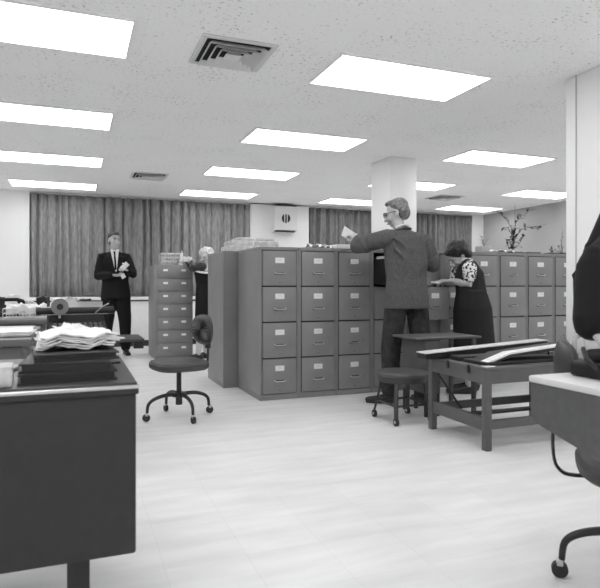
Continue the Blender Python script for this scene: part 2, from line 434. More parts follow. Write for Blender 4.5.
def make_cabinet(label, opened=None):
    t = thing('filing_cabinet', label, 'filing cabinet')
    b = MB(); b.box((0, .012, .05), (.018, CD, CH-.03)); b.box((CW-.018, .012, .05), (CW, CD, CH-.03)); b.box((.018, CD-.01, .05), (CW-.018, CD, CH-.03))
    b.box((.0, 0, .0), (CW, CD, .05), .002); b.box((0, 0, CH-.032), (CW, CD, CH), .004)
    b.box((0, 0, .05), (.018, .012, CH-.032)); b.box((CW-.018, 0, .05), (CW, .012, CH-.032))
    b.build('body', M['cab'], t)
    hh = (CH-.032-.05)/4
    b = MB()
    for i in range(4):
        if opened is None or i not in opened: b.box((.018, .016, .05+i*hh), (CW-.018, .022, .05+(i+1)*hh))
    b.build('shadow_gap', M['cab_gap'], t)
    for i in range(4):
        o_ = opened.get(i, 0) if opened else 0
        add_drawer(t, .05+i*hh+.006, hh-.012, o_, o_ > 0)
    return t
C0 = make_cabinet('front left grey four-drawer filing cabinet whose long side faces the camera')
C0['group'] = 'grey filing cabinets in the long row'
G = C0['group']; X0 = 1.532; RY = 4.94; PT = .3715
C0.location = (X0, RY, 0)
labs = {1: 'second grey filing cabinet from the left corner of the long row', 2: 'third grey filing cabinet from the left, beside the tweed-jacketed man',
 5: 'grey filing cabinet behind the dark-haired woman\'s head', 6: 'grey filing cabinet partly seen right of the dark-haired woman\'s back',
 7: 'grey filing cabinet under the tall leafy plant', 8: 'grey filing cabinet right of the one under the tall plant', 9: 'grey filing cabinet cut off by the right pillar',
 10: 'grey filing cabinet hidden behind the right pillar'}
for k in (1, 2, 5, 6, 7, 8, 9, 10): dup(C0, (X0+PT*k, RY, 0), 0, labs[k], G)
c = make_cabinet('grey filing cabinet with its top drawer pulled out before the man', {3: .47}); c.location = (X0+PT*3, RY, 0); c['group'] = G
c = make_cabinet('grey filing cabinet with second drawer open under the woman\'s hands', {2: .22}); c.location = (X0+PT*4, RY, 0); c['group'] = G
# backs of the row behind: the cabinets stand back to back, facing away
dup(C0, (1.385+CW, 6.40, 0), PI, 'grey filing cabinet side seen left behind the front left one', 'grey filing cabinets back to back behind the row')
dup(C0, (1.385+CW+.376, 6.40, 0), PI, 'grey filing cabinet behind the row carrying the right half of the parcels', 'grey filing cabinets back to back behind the row')

# card cabinet with seven rows of double card drawers
t = thing('card_cabinet', 'grey seven-row card file cabinet beside the blonde woman', 'filing cabinet', (1.04, 8.25, 0)); W7 = .53; H7 = 1.31
MB().box((0, .01, 0), (W7, .70, H7), .004).build('body', M['cab_light'], t)
for i in range(7):
    z0 = .045+i*.18
    d = MB().box((.045, -.008, z0), (W7-.015, .012, z0+.172), .003).build('drawer', M['cab_light'], t)
    for xx in (.15, .40):
        MB().box((xx-.032, -.0115, z0+.095), (xx+.032, -.007, z0+.125)).build('label_card', M['card'], d)
    MB().tube([(.225, -.012, z0+.05), (.245, -.026, z0+.035), (.305, -.026, z0+.035), (.325, -.012, z0+.05)], .005, n=8).build('handle', M['cab_light'], d)

# ------------------------------------------------------------------ things on the cabinets
tp = H7
t = thing('wire_basket', 'white wire basket of papers on the card cabinet', 'basket', (1.30, 8.5, tp))
b = MB()
for i in range(13):
    x = -.15+i*.025
    for y in (-.1, .1): b.cyl((x, y, 0), (x, y, .12), .003, n=6)
for z in (.004, .04, .08, .12):
    for y in (-.1, .1): b.cyl((-.15, y, z), (.15, y, z), .003, n=6)
    for x in (-.15, .15): b.cyl((x, -.1, z), (x, .1, z), .003, n=6)
b.box((-.15, -.1, 0), (.15, .1, .004)); b.build('wire_frame', M['wicker'], t)
b = MB()
for i in range(5): b.sheet(-.14, .14, -.09, .09, .006+i*.024, .014, seed=i, th=.02)
b.build('paper_pile', M['paper_grey'], t)
t.scale = (.95, 1, 1.3)
t = thing('paper_stack', 'white heap of loose papers under the blonde woman\'s arm', 'papers', (1.60-.12, 8.32, tp))
b = MB(); b.sheet(-.03, .09, -.06, .1, 0, .05, seed=11, th=.03); b.build('crumpled_sheets', M['paper'], t); t.scale = (1, 1, 1.35)
MB().prism([(-.1, 0), (-.04, 0), (-.035, .12), (-.055, .16), (-.075, .08)], 'y', -.01, .01).build('upright_card', M['paper'], t)

for i, (x0, x1, y0, y1, z0, z1, lab) in enumerate((
    (1.47, 1.98, 5.80, 6.15, CH, CH+.065, 'long flat wrapped parcel at the bottom of the pile on the cabinets'),
    (1.50, 2.02, 5.84, 6.15, CH+.065, CH+.12, 'middle flat wrapped parcel of the pile on the cabinets'),
    (1.58, 1.98, 5.86, 6.12, CH+.12, CH+.155, 'topmost small wrapped parcel of the pile on the cabinets'))):
    o = MB().box((0, 0, 0), (x1-x0, y1-y0, z1-z0), .01).build('parcel', M['parcel'], None, (x0, y0, z0)); tag(o, lab, 'parcel', 'wrapped parcels on the cabinets')
    tag_ = MB().box((0, 0, 0), (.012, y1-y0+.004, z1-z0+.001)).build('string', M['paper'], o, ((x1-x0)*.45, -.002, .001))
o = MB().sheet(0, .16, 0, .22, 0, .035, seed=21, th=.006).build('loose_paper', M['paper'], None, (2.06, 5.05, CH)); tag(o, 'crumpled white paper lying on the second filing cabinet', 'paper')
o = MB().sheet(0, .1, 0, .22, 0, .03, seed=25, th=.006).build('loose_paper', M['paper'], None, (2.22, 5.12, CH)); tag(o, 'small bent white paper at the second cabinet\'s right edge', 'paper')
o = MB().box((0, 0, 0), (.34, .3, .045), .003).build('flat_carton', M['paper'], None, (2.325, 5.03, CH)); tag(o, 'flat white carton on the third cabinet under the man\'s hand', 'box')
o = MB().box((0, 0, 0), (.33, .26, .022), .003).build('folder_pile', M['paper_grey'], None, (2.71, 5.05, CH)); tag(o, 'thin pile of pale folders behind the tweed jacket', 'folders')

def leaf(b, p, d, L, wd, up=V((0, 0, 1))):
    d = d.normalized(); s_ = d.cross(up)
    if s_.length < .05: s_ = V((1, 0, 0))
    s_.normalize(); n = s_.cross(d)
    a, m1, m2, e = p, p+d*L*.35, p+d*L*.7-n*L*.08, p+d*L-n*L*.2
    v = [b.b.verts.new(q) for q in (a, m1+s_*wd+n*wd*.3, m1, m1-s_*wd+n*wd*.3, m2+s_*wd*.8+n*wd*.2, m2, m2-s_*wd*.8+n*wd*.2, e)]
    for f in ((0, 1, 2), (0, 2, 3), (1, 4, 5, 2), (2, 5, 6, 3), (4, 7, 5), (5, 7, 6)): b.b.faces.new([v[i] for i in f])
def plant(name, label, loc, stems, potp, leafm, seed, ll=.06, dens=9, potm='pot_dark'):
    rnd = random.Random(seed); t = thing(name, label, 'plant', loc)
    rx, ry, h = potp
    MB().box((-rx, -ry, 0), (rx, ry, h), min(.012, h/3)).build('pot', M[potm], t)
    bs = MB(); bl = MB()
    for pts, dn in stems:
        pts = [V(p) for p in pts]; bs.tube(pts, [.004]*(len(pts)-1)+[.0015], n=6)
        tot = int(dn)
        for i in range(tot):
            u = (.15+.85*i/max(1, tot-1))*(len(pts)-1); k = min(int(u), len(pts)-2); p = pts[k].lerp(pts[k+1], u-k); tg = (pts[k+1]-pts[k]).normalized()
            d = (tg*.6+V((rnd.uniform(-1, 1), rnd.uniform(-1, 1), rnd.uniform(-.6, .6)))).normalized()
            leaf(bl, p, d, ll*rnd.uniform(.7, 1.25), ll*.2)
    bs.build('stems', M['stem'], t); bl.build('leaves', M[leafm], t, smooth=False)
    return t
plant('leafy_plant', 'tall branching leafy plant in a low dark tray on the cabinets', (4.57, 5.22, CH),
      [([(0, 0, .03), (.0, 0, .14), (.02, 0, .25)], 26), ([(0, 0, .03), (-.05, 0, .15), (-.02, .0, .22)], 14), ([(0, 0, .03), (-.06, 0, .08), (-.09, 0, .13)], 6),
       ([(0, 0, .1), (-.02, 0, .3), (-.1, .02, .42), (-.17, .03, .46)], 9), ([(.0, 0, .15), (.04, 0, .36), (.14, 0, .45), (.26, 0, .52)], 16),
       ([(0, 0, .12), (.08, -.02, .27), (.2, -.02, .31), (.42, -.02, .34)], 17), ([(0, 0, .05), (.1, 0, .13), (.14, 0, .2)], 7), ([(0, 0, .2), (-.07, 0, .3), (-.12, 0, .3)], 4), ([(.03, 0, .3), (.03, 0, .45), (.03, 0, .56)], 0)],
      (.1, .06, .03), 'leaf', 4, .07)
o = MB().box((-.09, -.05, 0), (.09, .05, .025), .008).build('low_tray', M['pot_dark'], None, (4.77, 5.15, CH)); tag(o, 'empty low dark tray right of the tall leafy plant', 'tray')
plant('small_plant', 'small dark spiky plant in a shallow bowl near the right pillar', (5.06, 5.15, CH), [([(0, 0, .02), (.0, 0, .1)], 10), ([(0, 0, .02), (-.03, 0, .06)], 7), ([(0, 0, .02), (.04, 0, .06)], 7)], (.08, .05, .025), 'leaf', 9, .03)
plant('small_plant', 'pale tall plant half hidden by the right pillar', (5.25, 5.18, CH), [([(0, 0, .02), (-.02, 0, .12), (.0, 0, .28)], 14), ([(0, 0, .02), (-.07, 0, .1)], 9), ([(0, 0, .02), (-.1, 0, .05)], 6)], (.07, .05, .03), 'leaf_pale', 10, .04)
plant('potted_plant', 'small pale plant in a light grey pot behind the dark-haired woman', (4.25, 5.32, CH), [([(0, 0, .08), (-.03, 0, .2)], 7), ([(0, 0, .08), (.05, 0, .17)], 7), ([(0, 0, .08), (.0, 0, .16)], 6)], (.075, .06, .09), 'leaf_pale', 12, .04, potm='pot')
o = MB().sheet(0, .2, 0, .2, 0, .03, seed=31, th=.005).build('loose_paper', M['paper'], None, (4.20, 5.0, CH)); tag(o, 'pale crumpled paper strip beside the light grey plant pot', 'paper')

# ------------------------------------------------------------------ near left desk
t = thing('office_desk', 'large dark metal desk filling the lower left corner', 'desk', (-.578, 1.985, 0))
DX0, DX1, DY0, DY1 = -.75, .75, -.30, .40
b = MB(); b.box((DX0+.03, DY0+.015, .265), (DX1-.008, DY0+.05, .722), .008)
b.build('modesty_panel', M['desk'], t)
MB().box((DX0+.03, DY0+.05, .265), (DX0+.45, DY1-.02, .705), .006).build('drawer_pedestal', M['desk'], t)
MB().box((DX1-.45, DY0+.05, .265), (DX1-.02, DY1-.02, .705), .006).build('drawer_pedestal', M['desk'], t)
for x in (DX0+.12, DX1-.16):
    for y in (DY0+.09, DY1-.09): MB().box((x-.03, y-.025, 0), (x+.03, y+.025, .265), .003).build('leg', M['black'], t)
MB().box((DX0+.002, DY0+.002, .716), (DX1-.002, DY1-.002, .738), .004).build('top_core', M['desk'], t)
MB().box((DX0, DY0, .731), (DX1, DY1, .743), .005, seg=3).build('top_edge', M['chrome'], t)
MB().box((DX0+.006, DY0+.006, .738), (DX1-.006, DY1-.006, .75), .004).build('desktop', M['desk_top'], t)
ZD = .75
# stack on the desk
def item(name, lo, hi, mat, lab, cat, rz=0, bev=.004, group=None):
    lo, hi = V(lo), V(hi); c = (lo+hi)/2; h = (hi-lo)/2
    o = MB().box((-h.x, -h.y, 0), (h.x, h.y, h.z*2), bev).build(name, M[mat], None, (c.x, c.y, lo.z)); o.rotation_euler = (0, 0, rz)
    return tag(o, lab, cat, group)
BY = 1.98
def binder(cx, cy, z, wx, wy, h, rz, lab, mat='binder'):
    t = thing('binder', lab, 'binder', (cx, cy, z), rz, 'dark binders stacked on the near desk')
    MB().box((-wx/2, -wy/2, 0), (wx/2, wy/2, .005), .001).box((-wx/2, -wy/2, h-.005), (wx/2, wy/2, h), .001).box((-wx/2, wy/2-.005, .005), (wx/2, wy/2, h-.005)).build('cover', M[mat], t)
    MB().box((-wx/2+.008, -wy/2+.006, .005), (wx/2-.008, wy/2-.006, h-.005)).build('pages', M['black' if h < .03 else 'binder'], t)
    return t
binder(-.02, 1.90, ZD, .26, .30, .028, .05, 'lowest black binder of the stack on the near dark desk')
binder(-.015, 1.91, ZD+.028, .24, .29, .026, -.05, 'second black binder up in the stack on the near dark desk')
binder(.0, 1.93, ZD+.054, .23, .27, .022, .08, 'topmost black binder, right under the white papers')
def sheets(name, x0, x1, y0, y1, z, amp, n, seed, lab, rot=0, th=.004, mat='paper', gr=None):
    t = thing(name, lab, 'papers', ((x0+x1)/2, (y0+y1)/2, z), 0, gr)
    hx, hy = (x1-x0)/2, (y1-y0)/2
    for i in range(n):
        MB().sheet(-hx, hx, -hy, hy, i*th*1.6, amp, seed=seed, th=th, rot=rot+random.uniform(-.12, .12)).build('sheet', M[mat], t)
    return t
sheets('paper_pile', -.105, .115, 1.86, 2.12, ZD+.077, .012, 6, 3, 'big rumpled pile of white papers on top of the black binders', .1)
o = MB().sheet(-.04, .04, -.06, .06, 0, .012, seed=8, th=.004).build('paper_sheet', M['paper'], None, (-.0, 2.11, ZD+.112)); o.rotation_euler = (.2, -.2, .6); tag(o, 'single white sheet sticking up behind the rumpled pile', 'paper')
o = item('card_box', (-.24, 1.72, ZD), (-.155, 1.82, ZD+.055), 'paper_grey', 'small pale cardboard box at the left edge of the near desk', 'box', .05)
o = item('folder', (-.36, 1.90, ZD), (-.18, 2.14, ZD+.012), 'paper_grey', 'pale folder lying left of the black binders', 'folder', -.2)
o = item('folder', (.03, 2.1, ZD), (.13, 2.30, ZD+.008), 'binder', 'thin dark folder at the right edge of the near desk', 'folder', .25)

# second desk on the left
t = thing('office_desk', 'grey desk with flat white papers behind the near dark desk', 'desk', (-.96, 3.9, 0))
MB().box((-.75, -.52, .70), (.75, .5, .74), .01).build('desktop', M['desk_mid'], t)
MB().box((-.72, -.48, .3), (.70, -.455, .70), .004).build('modesty_panel', M['desk_mid'], t)
MB().box((.30, -.455, .2), (.70, .46, .70), .004).build('drawer_pedestal', M['desk_mid'], t)
MB().box((-.72, -.455, .2), (-.34, .46, .70), .004).build('drawer_pedestal', M['desk_mid'], t)
for x in (-.66, .64):
    for y in (-.42, .4): MB().box((x-.025, y-.025, 0), (x+.025, y+.025, .2)).build('leg', M['dark_metal'], t)
sheets('paper_pile', -.62, -.22, 3.5, 3.9, .74, .006, 4, 6, 'flat white papers on the grey desk behind the near one', .0)
item('folder', (-.6, 4.0, .74), (-.24, 4.3, .752), 'paper_grey', 'pale folder at the back of the grey left desk', 'folder')

# third desk
t = thing('office_desk', 'far left desk crowded with a telephone, basket and papers', 'desk', (-1.05, 5.6, 0))
MB().box((-.85, -.45, .71), (.87, .45, .75), .01).build('desktop', M['desk_mid'], t)
MB().box((-.8, -.41, .2), (-.4, .41, .71)).build('drawer_pedestal', M['desk_mid'], t)
MB().box((.4, -.41, .2), (.83, .41, .71)).build('drawer_pedestal', M['desk_mid'], t)
MB().box((-.4, .38, .3), (.4, .4, .71)).build('modesty_panel', M['desk_mid'], t)
for x in (-.75, .78):
    for y in (-.36, .36): MB().box((x-.025, y-.025, 0), (x+.025, y+.025, .2)).build('leg', M['dark_metal'], t)
t = thing('letter_tray', 'pale wire letter tray with papers on the far left desk', 'basket', (-.37, 5.45, .75))
b = MB()
for i in range(15): b.cyl((-.17+i*.0243, -.13, 0), (-.17+i*.0243, -.13, .08), .003, n=6)
for z in (.003, .04, .08): b.cyl((-.17, -.13, z), (.17, -.13, z), .003, n=6); b.cyl((-.17, .13, z), (.17, .13, z), .003, n=6); b.cyl((-.17, -.13, z), (-.17, .13, z), .003, n=6); b.cyl((.17, -.13, z), (.17, .13, z), .003, n=6)
b.box((-.17, -.13, 0), (.17, .13, .004)); b.build('wire_frame', M['wicker'], t)
b = MB(); b.sheet(-.15, .15, -.11, .11, .008, .05, seed=14, th=.05); b.build('paper_pile', M['paper'], t)
def telephone(loc, rz, lab):
    t = thing('telephone', lab, 'telephone', loc, rz)
    MB().prism([(-.11, 0), (.11, 0), (.09, .075), (.03, .1), (-.10, .03)], 'x', -.1, .1).build('base', M['type'], t)
    d = MB().cyl((0, -.06, .048), (0, -.066, .062), .045).build('dial', M['steel'], t)
    MB().tube([(-.11, .055, .12), (-.07, .055, .145), (.07, .055, .145), (.11, .055, .12)], [.03, .016, .016, .03]).build('handset', M['type'], t)
    return t
telephone((-.53, 5.76, .75), .3, 'black desk telephone on the far left desk')
sheets('paper_pile', -.36, -.22, 5.66, 5.86, .75, .02, 4, 16, 'loose white papers behind the wire letter tray')
# cluttered desk behind the typewriter, in front of the radiator
t = thing('office_desk', 'distant desk behind the typewriter loaded with files and papers', 'desk', (-.36, 7.4, 0))
MB().box((-.8, -.4, .71), (.62, .4, .75), .01).build('desktop', M['desk_mid'], t)
MB().box((.2, -.36, .2), (.58, .36, .71)).build('drawer_pedestal', M['desk_mid'], t)
MB().box((-.76, -.36, .2), (-.38, .36, .71)).build('drawer_pedestal', M['desk_mid'], t)
for x in (-.7, .52):
    for y in (-.3, .3): MB().box((x-.025, y-.025, 0), (x+.025, y+.025, .2)).build('leg', M['dark_metal'], t)
rb = random.Random(5)
for i in range(2, 9):
    x = -1.09+i*.152; h = rb.uniform(.07, .15)
    o = MB().sheet(-.058, .058, -.12, .12, 0, .022, nx=6, ny=6, seed=40+i, th=h).build('paper_heap', M[('paper', 'paper_grey', 'binder')[i % 3]], None, (x, 7.3+rb.uniform(-.08, .08), .75)); o.rotation_euler = (0, 0, rb.uniform(-.1, .1))
    tag(o, ('white', 'pale grey', 'dark')[i % 3]+' file heap on the distant desk, '+('first', 'second', 'third', 'fourth', 'fifth', 'sixth', 'seventh', 'eighth', 'ninth')[i-2]+' from its left end', 'papers', 'file heaps on the distant desk')

# typewriter stand and typewriter
t = thing('typewriter_stand', 'small dark typewriter stand with its leaf reaching right behind the near desk', 'stand', (.045, 4.02, 0))
MB().box((-.17, -.22, .655), (.12, .22, .68), .004).build('top', M['dark_metal'], t)
l = MB().box((.12, -.2, .665), (.375, .17, .682), .004).build('leaf', M['dark_metal'], t)
MB().box((.31, -.19, .62), (.37, -.13, .665), .002).build('bracket', M['black'], l)
for x in (-.14, .09):
    for y in (-.18, .18): MB().tube([(x, y, .655), (x*1.1, y*1.05, .03)], .014, n=10).build('leg', M['dark_metal'], t)
item('folder', (.17, 3.85, .682), (.27, 4.05, .69), 'paper', 'small white folder on the typewriter stand\'s leaf', 'folder', .4, .001)
t = thing('typewriter', 'large black office typewriter with a round reel behind the near desk', 'typewriter', (0.02, 4.03, .681), .1)
b = MB(); b.prism([(-.17, 0), (.17, 0), (.17, .15), (.02, .15), (-.0, .11), (-.17, .035)], 'x', -.17, .17); b.build('body', M['type'], t)
for r in range(4):
    for i in range(10):
        MB().cyl((-.135+i*.03, -.145+r*.032, .04+r*.016), (-.135+i*.03, -.145+r*.032, .054+r*.016), .0095, n=10).build('key', M['key'], t)
ca = MB().box((-.2, .03, .15), (.2, .15, .155), .004).build('carriage', M['steel'], t)
MB().cyl((-.21, .08, .175), (.21, .08, .175), .022).build('platen', M['rubber'], ca)
for x in (-.225, .225): MB().cyl((x-.014, .08, .175), (x+.014, .08, .175), .026).build('platen_knob', M['black'], ca)
MB().box((-.11, .09, .155), (.17, .095, .235), .001, rot=Matrix.Rotation(-.3, 3, 'X')).build('paper_rest', M['steel'], ca)
MB().tube([(.12, .06, .16), (.16, .02, .2), (.19, -.02, .22)], .005, n=8).build('return_lever', M['chrome'], ca)
rl = MB().cyl((-.105, -.03, .205), (-.105, .0, .205), .052, n=32).build('reel', M['key'], t)
MB().cyl((-.105, -.034, .205), (-.105, -.03, .205), .02, n=20).build('reel_hub', M['black'], rl)
MB().box((-.112, -.005, .13), (-.098, .005, .2)).build('reel_arm', M['steel'], t)

# ------------------------------------------------------------------ swivel chairs
def make_chair(label, loc, rz, leg0=.245, zc=.67, by=.21, ex=.8):
    """seat faces -Y, back at +Y"""
    t = thing('swivel_chair', label, 'chair', loc, rz, 'armless office swivel chairs')
    prof = [(.15, .37), (.19, .375), (.207, .39), (.209, .42), (.198, .437), (.16, .448), (.08, .454), (0.001, .456)]
    b = MB(); n = 40; rings = []
    for r, z in prof:
        ring = []
        for k in range(n):
            a = 2*PI*k/n; e = .62
            x = r*1.03*math.copysign(abs(math.cos(a))**e, math.cos(a)); y = r*math.copysign(abs(math.sin(a))**e, math.sin(a))
            ring.append(b.b.verts.new((x, y, z)))
        rings.append(ring)
    for r0, r1 in zip(rings, rings[1:]):
        for k in range(n): b.b.faces.new((r0[k], r0[(k+1) % n], r1[(k+1) % n], r1[k]))
    b.b.faces.new(rings[0][::-1]); b.b.faces.new(rings[-1])
    b.build('seat', M['seat'], t)
    MB().cyl((0, 0, .17), (0, 0, .385), .019).cyl((0, 0, .10), (0, 0, .2), .026).build('column', M['black'], t)
    MB().lathe([(.03, .2), (.055, .19), (.06, .165), (.03, .155)]).build('hub', M['black'], t)
    for k in range(4):
        a = leg0-rz+k*PI/2; d = V((math.cos(a), math.sin(a), 0))
        l = MB().tube(sm([d*.03+V((0, 0, .18)), d*.12+V((0, 0, .18)), d*.2+V((0, 0, .16)), d*.245+V((0, 0, .125)), d*.255+V((0, 0, .065))]), [.016-.005*i/16 for i in range(17)], n=12).build('leg', M['black'], t)
        p_ = V((-d.y, d.x, 0)); q = d*.262+V((0, 0, .028))
        MB().cyl(q-p_*.011, q+p_*.011, .0275, n=20).build('caster', M['rubber'], l)
        MB().box(q+V((-.012, -.012, .012)), q+V((.012, .012, .036)), .004).build('caster_fork', M['chrome'], l)
    MB().tube(sm([(0, .06, .375), (0, by-.04, .36), (0, by+.012, .375), (0, by+.032, .43), (0, by+.033, .56), (0, by+.027, zc-.01)]), [(.016, .006)]*21, side=(1, 0, 0), n=10).box((-.022, by+.015, .52), (.022, by+.05, .58), .004).build('back_support', M['black'], t)
    # back pad: rounded cushion with ribs radiating from below
    b = MB(); rw, rh = .19, .115
    N = 72; rr = [0.001, .35, .65, .85, .96, 1.0]
    for sgn in (1, -1):
        rings = []
        for f in rr:
            ring = []
            for k in range(N):
                a = 2*PI*k/N
                x = rw*f*math.copysign(abs(math.cos(a))**ex, math.cos(a)); z = rh*f*math.copysign(abs(math.sin(a))**ex, math.sin(a))
                rib = .006*math.cos(a*24)*math.sin(min(1, f)*PI)*1.0 if sgn < 0 else 0
                th = .03*math.sqrt(max(0, 1-f**4))+rib
                y = by+sgn*th-.5*x*x*1.2*-1*-1
                ring.append(b.b.verts.new((x, y, zc+z)))
            rings.append(ring)
        for r0, r1 in zip(rings, rings[1:]):
            for k in range(N): b.b.faces.new((r0[k], r0[(k+1) % N], r1[(k+1) % N], r1[k]))
    bmesh.ops.remove_doubles(b.b, verts=b.b.verts, dist=.0012)
    b.build('backrest', M['backr'], t)
    MB().tube([(rw*math.copysign(abs(math.cos(a))**ex, math.cos(a)), by+.002-.6*(rw*abs(math.cos(a))**ex)**2, zc+rh*math.copysign(abs(math.sin(a))**ex, math.sin(a))) for a in [2*PI*i/48 for i in range(49)]], .006, n=8).build('piping', M['seat'], t)
    return t
# facing world -X and slightly towards the camera
ch = make_chair('armless swivel chair standing alone in the middle of the floor', (.76, 4.56, 0), -PI/2+.22)
make_chair('swivel chair partly cut off at the right edge, under the right desk', (1.787, 1.41, 0), .85, .87, .715, .25, .5)

# ------------------------------------------------------------------ round stool on casters
t = thing('round_stool', 'low round metal stool on casters behind the long work table', 'stool', (2.33, 3.865, 0), .0)
t.scale = (1.06, 1.06, 1.03)
MB().lathe([(.165, .325), (.175, .33), (.182, .34), (.182, .352), (.175, .36), (.1, .363), (.001, .363)], n=40).build('seat', M['stool_seat'], t)
MB().lathe([(.168, .29), (.172, .29), (.172, .33), (.168, .33)], n=40).build('apron', M['stool'], t)
for sx, sy in ((-1, -1), (1, -1), (1, 1), (-1, 1)):
    l = MB().tube([(sx*.105, sy*.105, .33), (sx*.12, sy*.12, .2), (sx*.14, sy*.155, .055)], [(.016, .008)]*3, side=(sx, -sy, 0), n=10).build('leg', M['stool'], t)
    MB().cyl((sx*.14-.01, sy*.155, .027), (sx*.14+.01, sy*.155, .027), .026).build('caster', M['rubber'], l)
    MB().cyl((sx*.14-.0125, sy*.155, .027), (sx*.14+.0125, sy*.155, .027), .011).build('caster_hub', M['chrome'], l)
for a, b2 in (((-1, -1), (1, -1)), ((1, -1), (1, 1)), ((1, 1), (-1, 1)), ((-1, 1), (-1, -1))):
    MB().tube([(a[0]*.127, a[1]*.133, .13), (b2[0]*.127, b2[1]*.133, .13)], .008, n=8).build('stretcher', M['stool'], t)

# ------------------------------------------------------------------ small grey table between stool and man
t = thing('side_table', 'small grey metal table between the round stool and the long work table', 'table', (2.45, 3.84, 0))
MB().box((0, 0, .60), (.60, .38, .617), .004).build('top', M['table'], t)
MB().box((.085, .02, .18), (.22, .36, .60), .003).build('pedestal', M['table'], t)
for x, y in ((.10, .035), (.205, .035), (.10, .345), (.205, .345)): MB().box((x-.012, y-.012, 0), (x+.012, y+.012, .18)).build('leg', M['dark_metal'], t)
for y in (.03, .33): MB().box((.53, y-.014, 0), (.558, y+.014, .595)).build('leg', M['table'], t)

# ------------------------------------------------------------------ long low work table
t = thing('work_table', 'long low grey metal work table loaded with black trays', 'table', (2.36, 2.93, 0)); TL, TW, TH = .955, .63, .512
MB().box((-.0, -.0, TH-.02), (TL, TW, TH), .004).build('top', M['table'], t)
MB().box((.045, .004, TH-.10), (TL-.045, .02, TH-.02)).build('apron', M['table'], t)
MB().box((.045, TW-.02, TH-.10), (TL-.045, TW-.004, TH-.02)).build('apron', M['table'], t)
MB().box((.004, .045, TH-.10), (.02, TW-.045, TH-.02)).build('apron', M['table'], t)
MB().box((TL-.02, .045, TH-.10), (TL-.004, TW-.045, TH-.02)).build('apron', M['table'], t)
for x in (0, TL-.045):
    for y in (0, TW-.045): MB().box((x, y, 0), (x+.045, y+.045, TH-.02), .004).build('leg', M['table'], t)
MB().box((.01, .045, .12), (.035, TW-.045, .20)).build('lower_rail', M['table'], t)
MB().box((TL-.035, .045, .12), (TL-.01, TW-.045, .20)).build('lower_rail', M['table'], t)
MB().box((.045, .01, .13), (TL-.045, .035, .185)).build('stretcher', M['table'], t)
MB().box((.045, TW-.035, .13), (TL-.045, TW-.01, .185)).build('stretcher', M['table'], t)
MB().box((.05, TW/2-.03, .15), (TL-.03, TW/2+.03, .165)).build('stretcher', M['dark_metal'], t)
MB().tube([(.03, TW-.06, TH-.1), (.12, TW-.22, .18)], .008, n=8).build('brace', M['dark_metal'], t)
for y in (.16, .38):
    MB().box((-.010, y, TH-.05), (-.001, y+.02, TH+.004), .001).build('clamp', M['dark_metal'], t)
# long trays on the table: dark trays with pale sheets on top
def long_tray(loc, rz, L, W, H, tilt, lab, white=True):
    t = thing('record_tray', lab, 'tray', loc, rz, 'black trays on the work table')
    R = Matrix.Rotation(-tilt, 3, 'Y')
    def bx(lo, hi, bev=0):
        lo, hi = V(lo), V(hi); c = R @ ((lo+hi)/2); h = (hi-lo)/2
        return MB().box(c-h, c+h, bev, rot=R)
    b = MB()
    for lo, hi in (((0, 0, 0), (L, W, .008)), ((0, 0, .008), (L, .008, H)), ((0, W-.008, .008), (L, W, H)), ((0, .008, .008), (.008, W-.008, H)), ((L-.008, .008, .008), (L, W-.008, H))):
        lo, hi = V(lo), V(hi); c = R @ ((lo+hi)/2); h = (hi-lo)/2; b.box(c-h, c+h, 0, rot=R)
    b.build('tray', M['black'], t)
    b2 = MB(); lo, hi = V((-.005, -.005, H)), V((L+.005, W+.005, H+.007)); c = R @ ((lo+hi)/2); h = (hi-lo)/2; b2.box(c-h, c+h, .001, rot=R)
    b2.build('top_sheet', M['paper_grey' if white else 'binder'], t)
    return t
Z = TH
long_tray((2.25, 3.42, Z+.002), -.02, 1.05, .11, .036, 0.055, 'long black tray topped by a white sheet along the work table\'s back')
# open ledger on the near side: raised white leaf on a dark base
t = thing('open_binder', 'open black binder with a raised white strip at the table\'s near side', 'binder', (2.43, 3.0, Z), .04)
MB().box((0, 0, 0), (.76, .24, .022), .003).build('lower_cover', M['binder'], t)
b = MB(); b.prism([(0.02, .022), (.20, .075), (.78, .115), (.78, .105), (.20, .063), (.06, .022)], 'y', .02, .09); b.build('raised_strip', M['paper'], t)
b = MB(); b.prism([(0.06, .022), (.20, .062), (.78, .104), (.78, .085), (.22, .045), (.10, .022)], 'y', .02, .22); b.build('upper_cover', M['binder'], t)
MB().cyl((.70, .04, .022), (.70, .04, .09), .006, n=10).build('prop', M['dark_metal'], t); MB().cyl((.70, .18, .022), (.70, .18, .09), .006, n=10).build('prop', M['dark_metal'], t)
o = MB().sheet(0, .08, 0, .05, 0, .004, nx=3, ny=3, seed=51, th=.002).build('paper_slip', M['paper_grey'], None, (2.37, 2.945, Z)); tag(o, 'small pale paper slip at the work table\'s near corner', 'paper')
item('portfolio', (2.42, 3.27, Z), (3.22, 3.38, Z+.03), 'binder', 'flat black portfolio between the open binder and the long tray', 'portfolio', -.02)

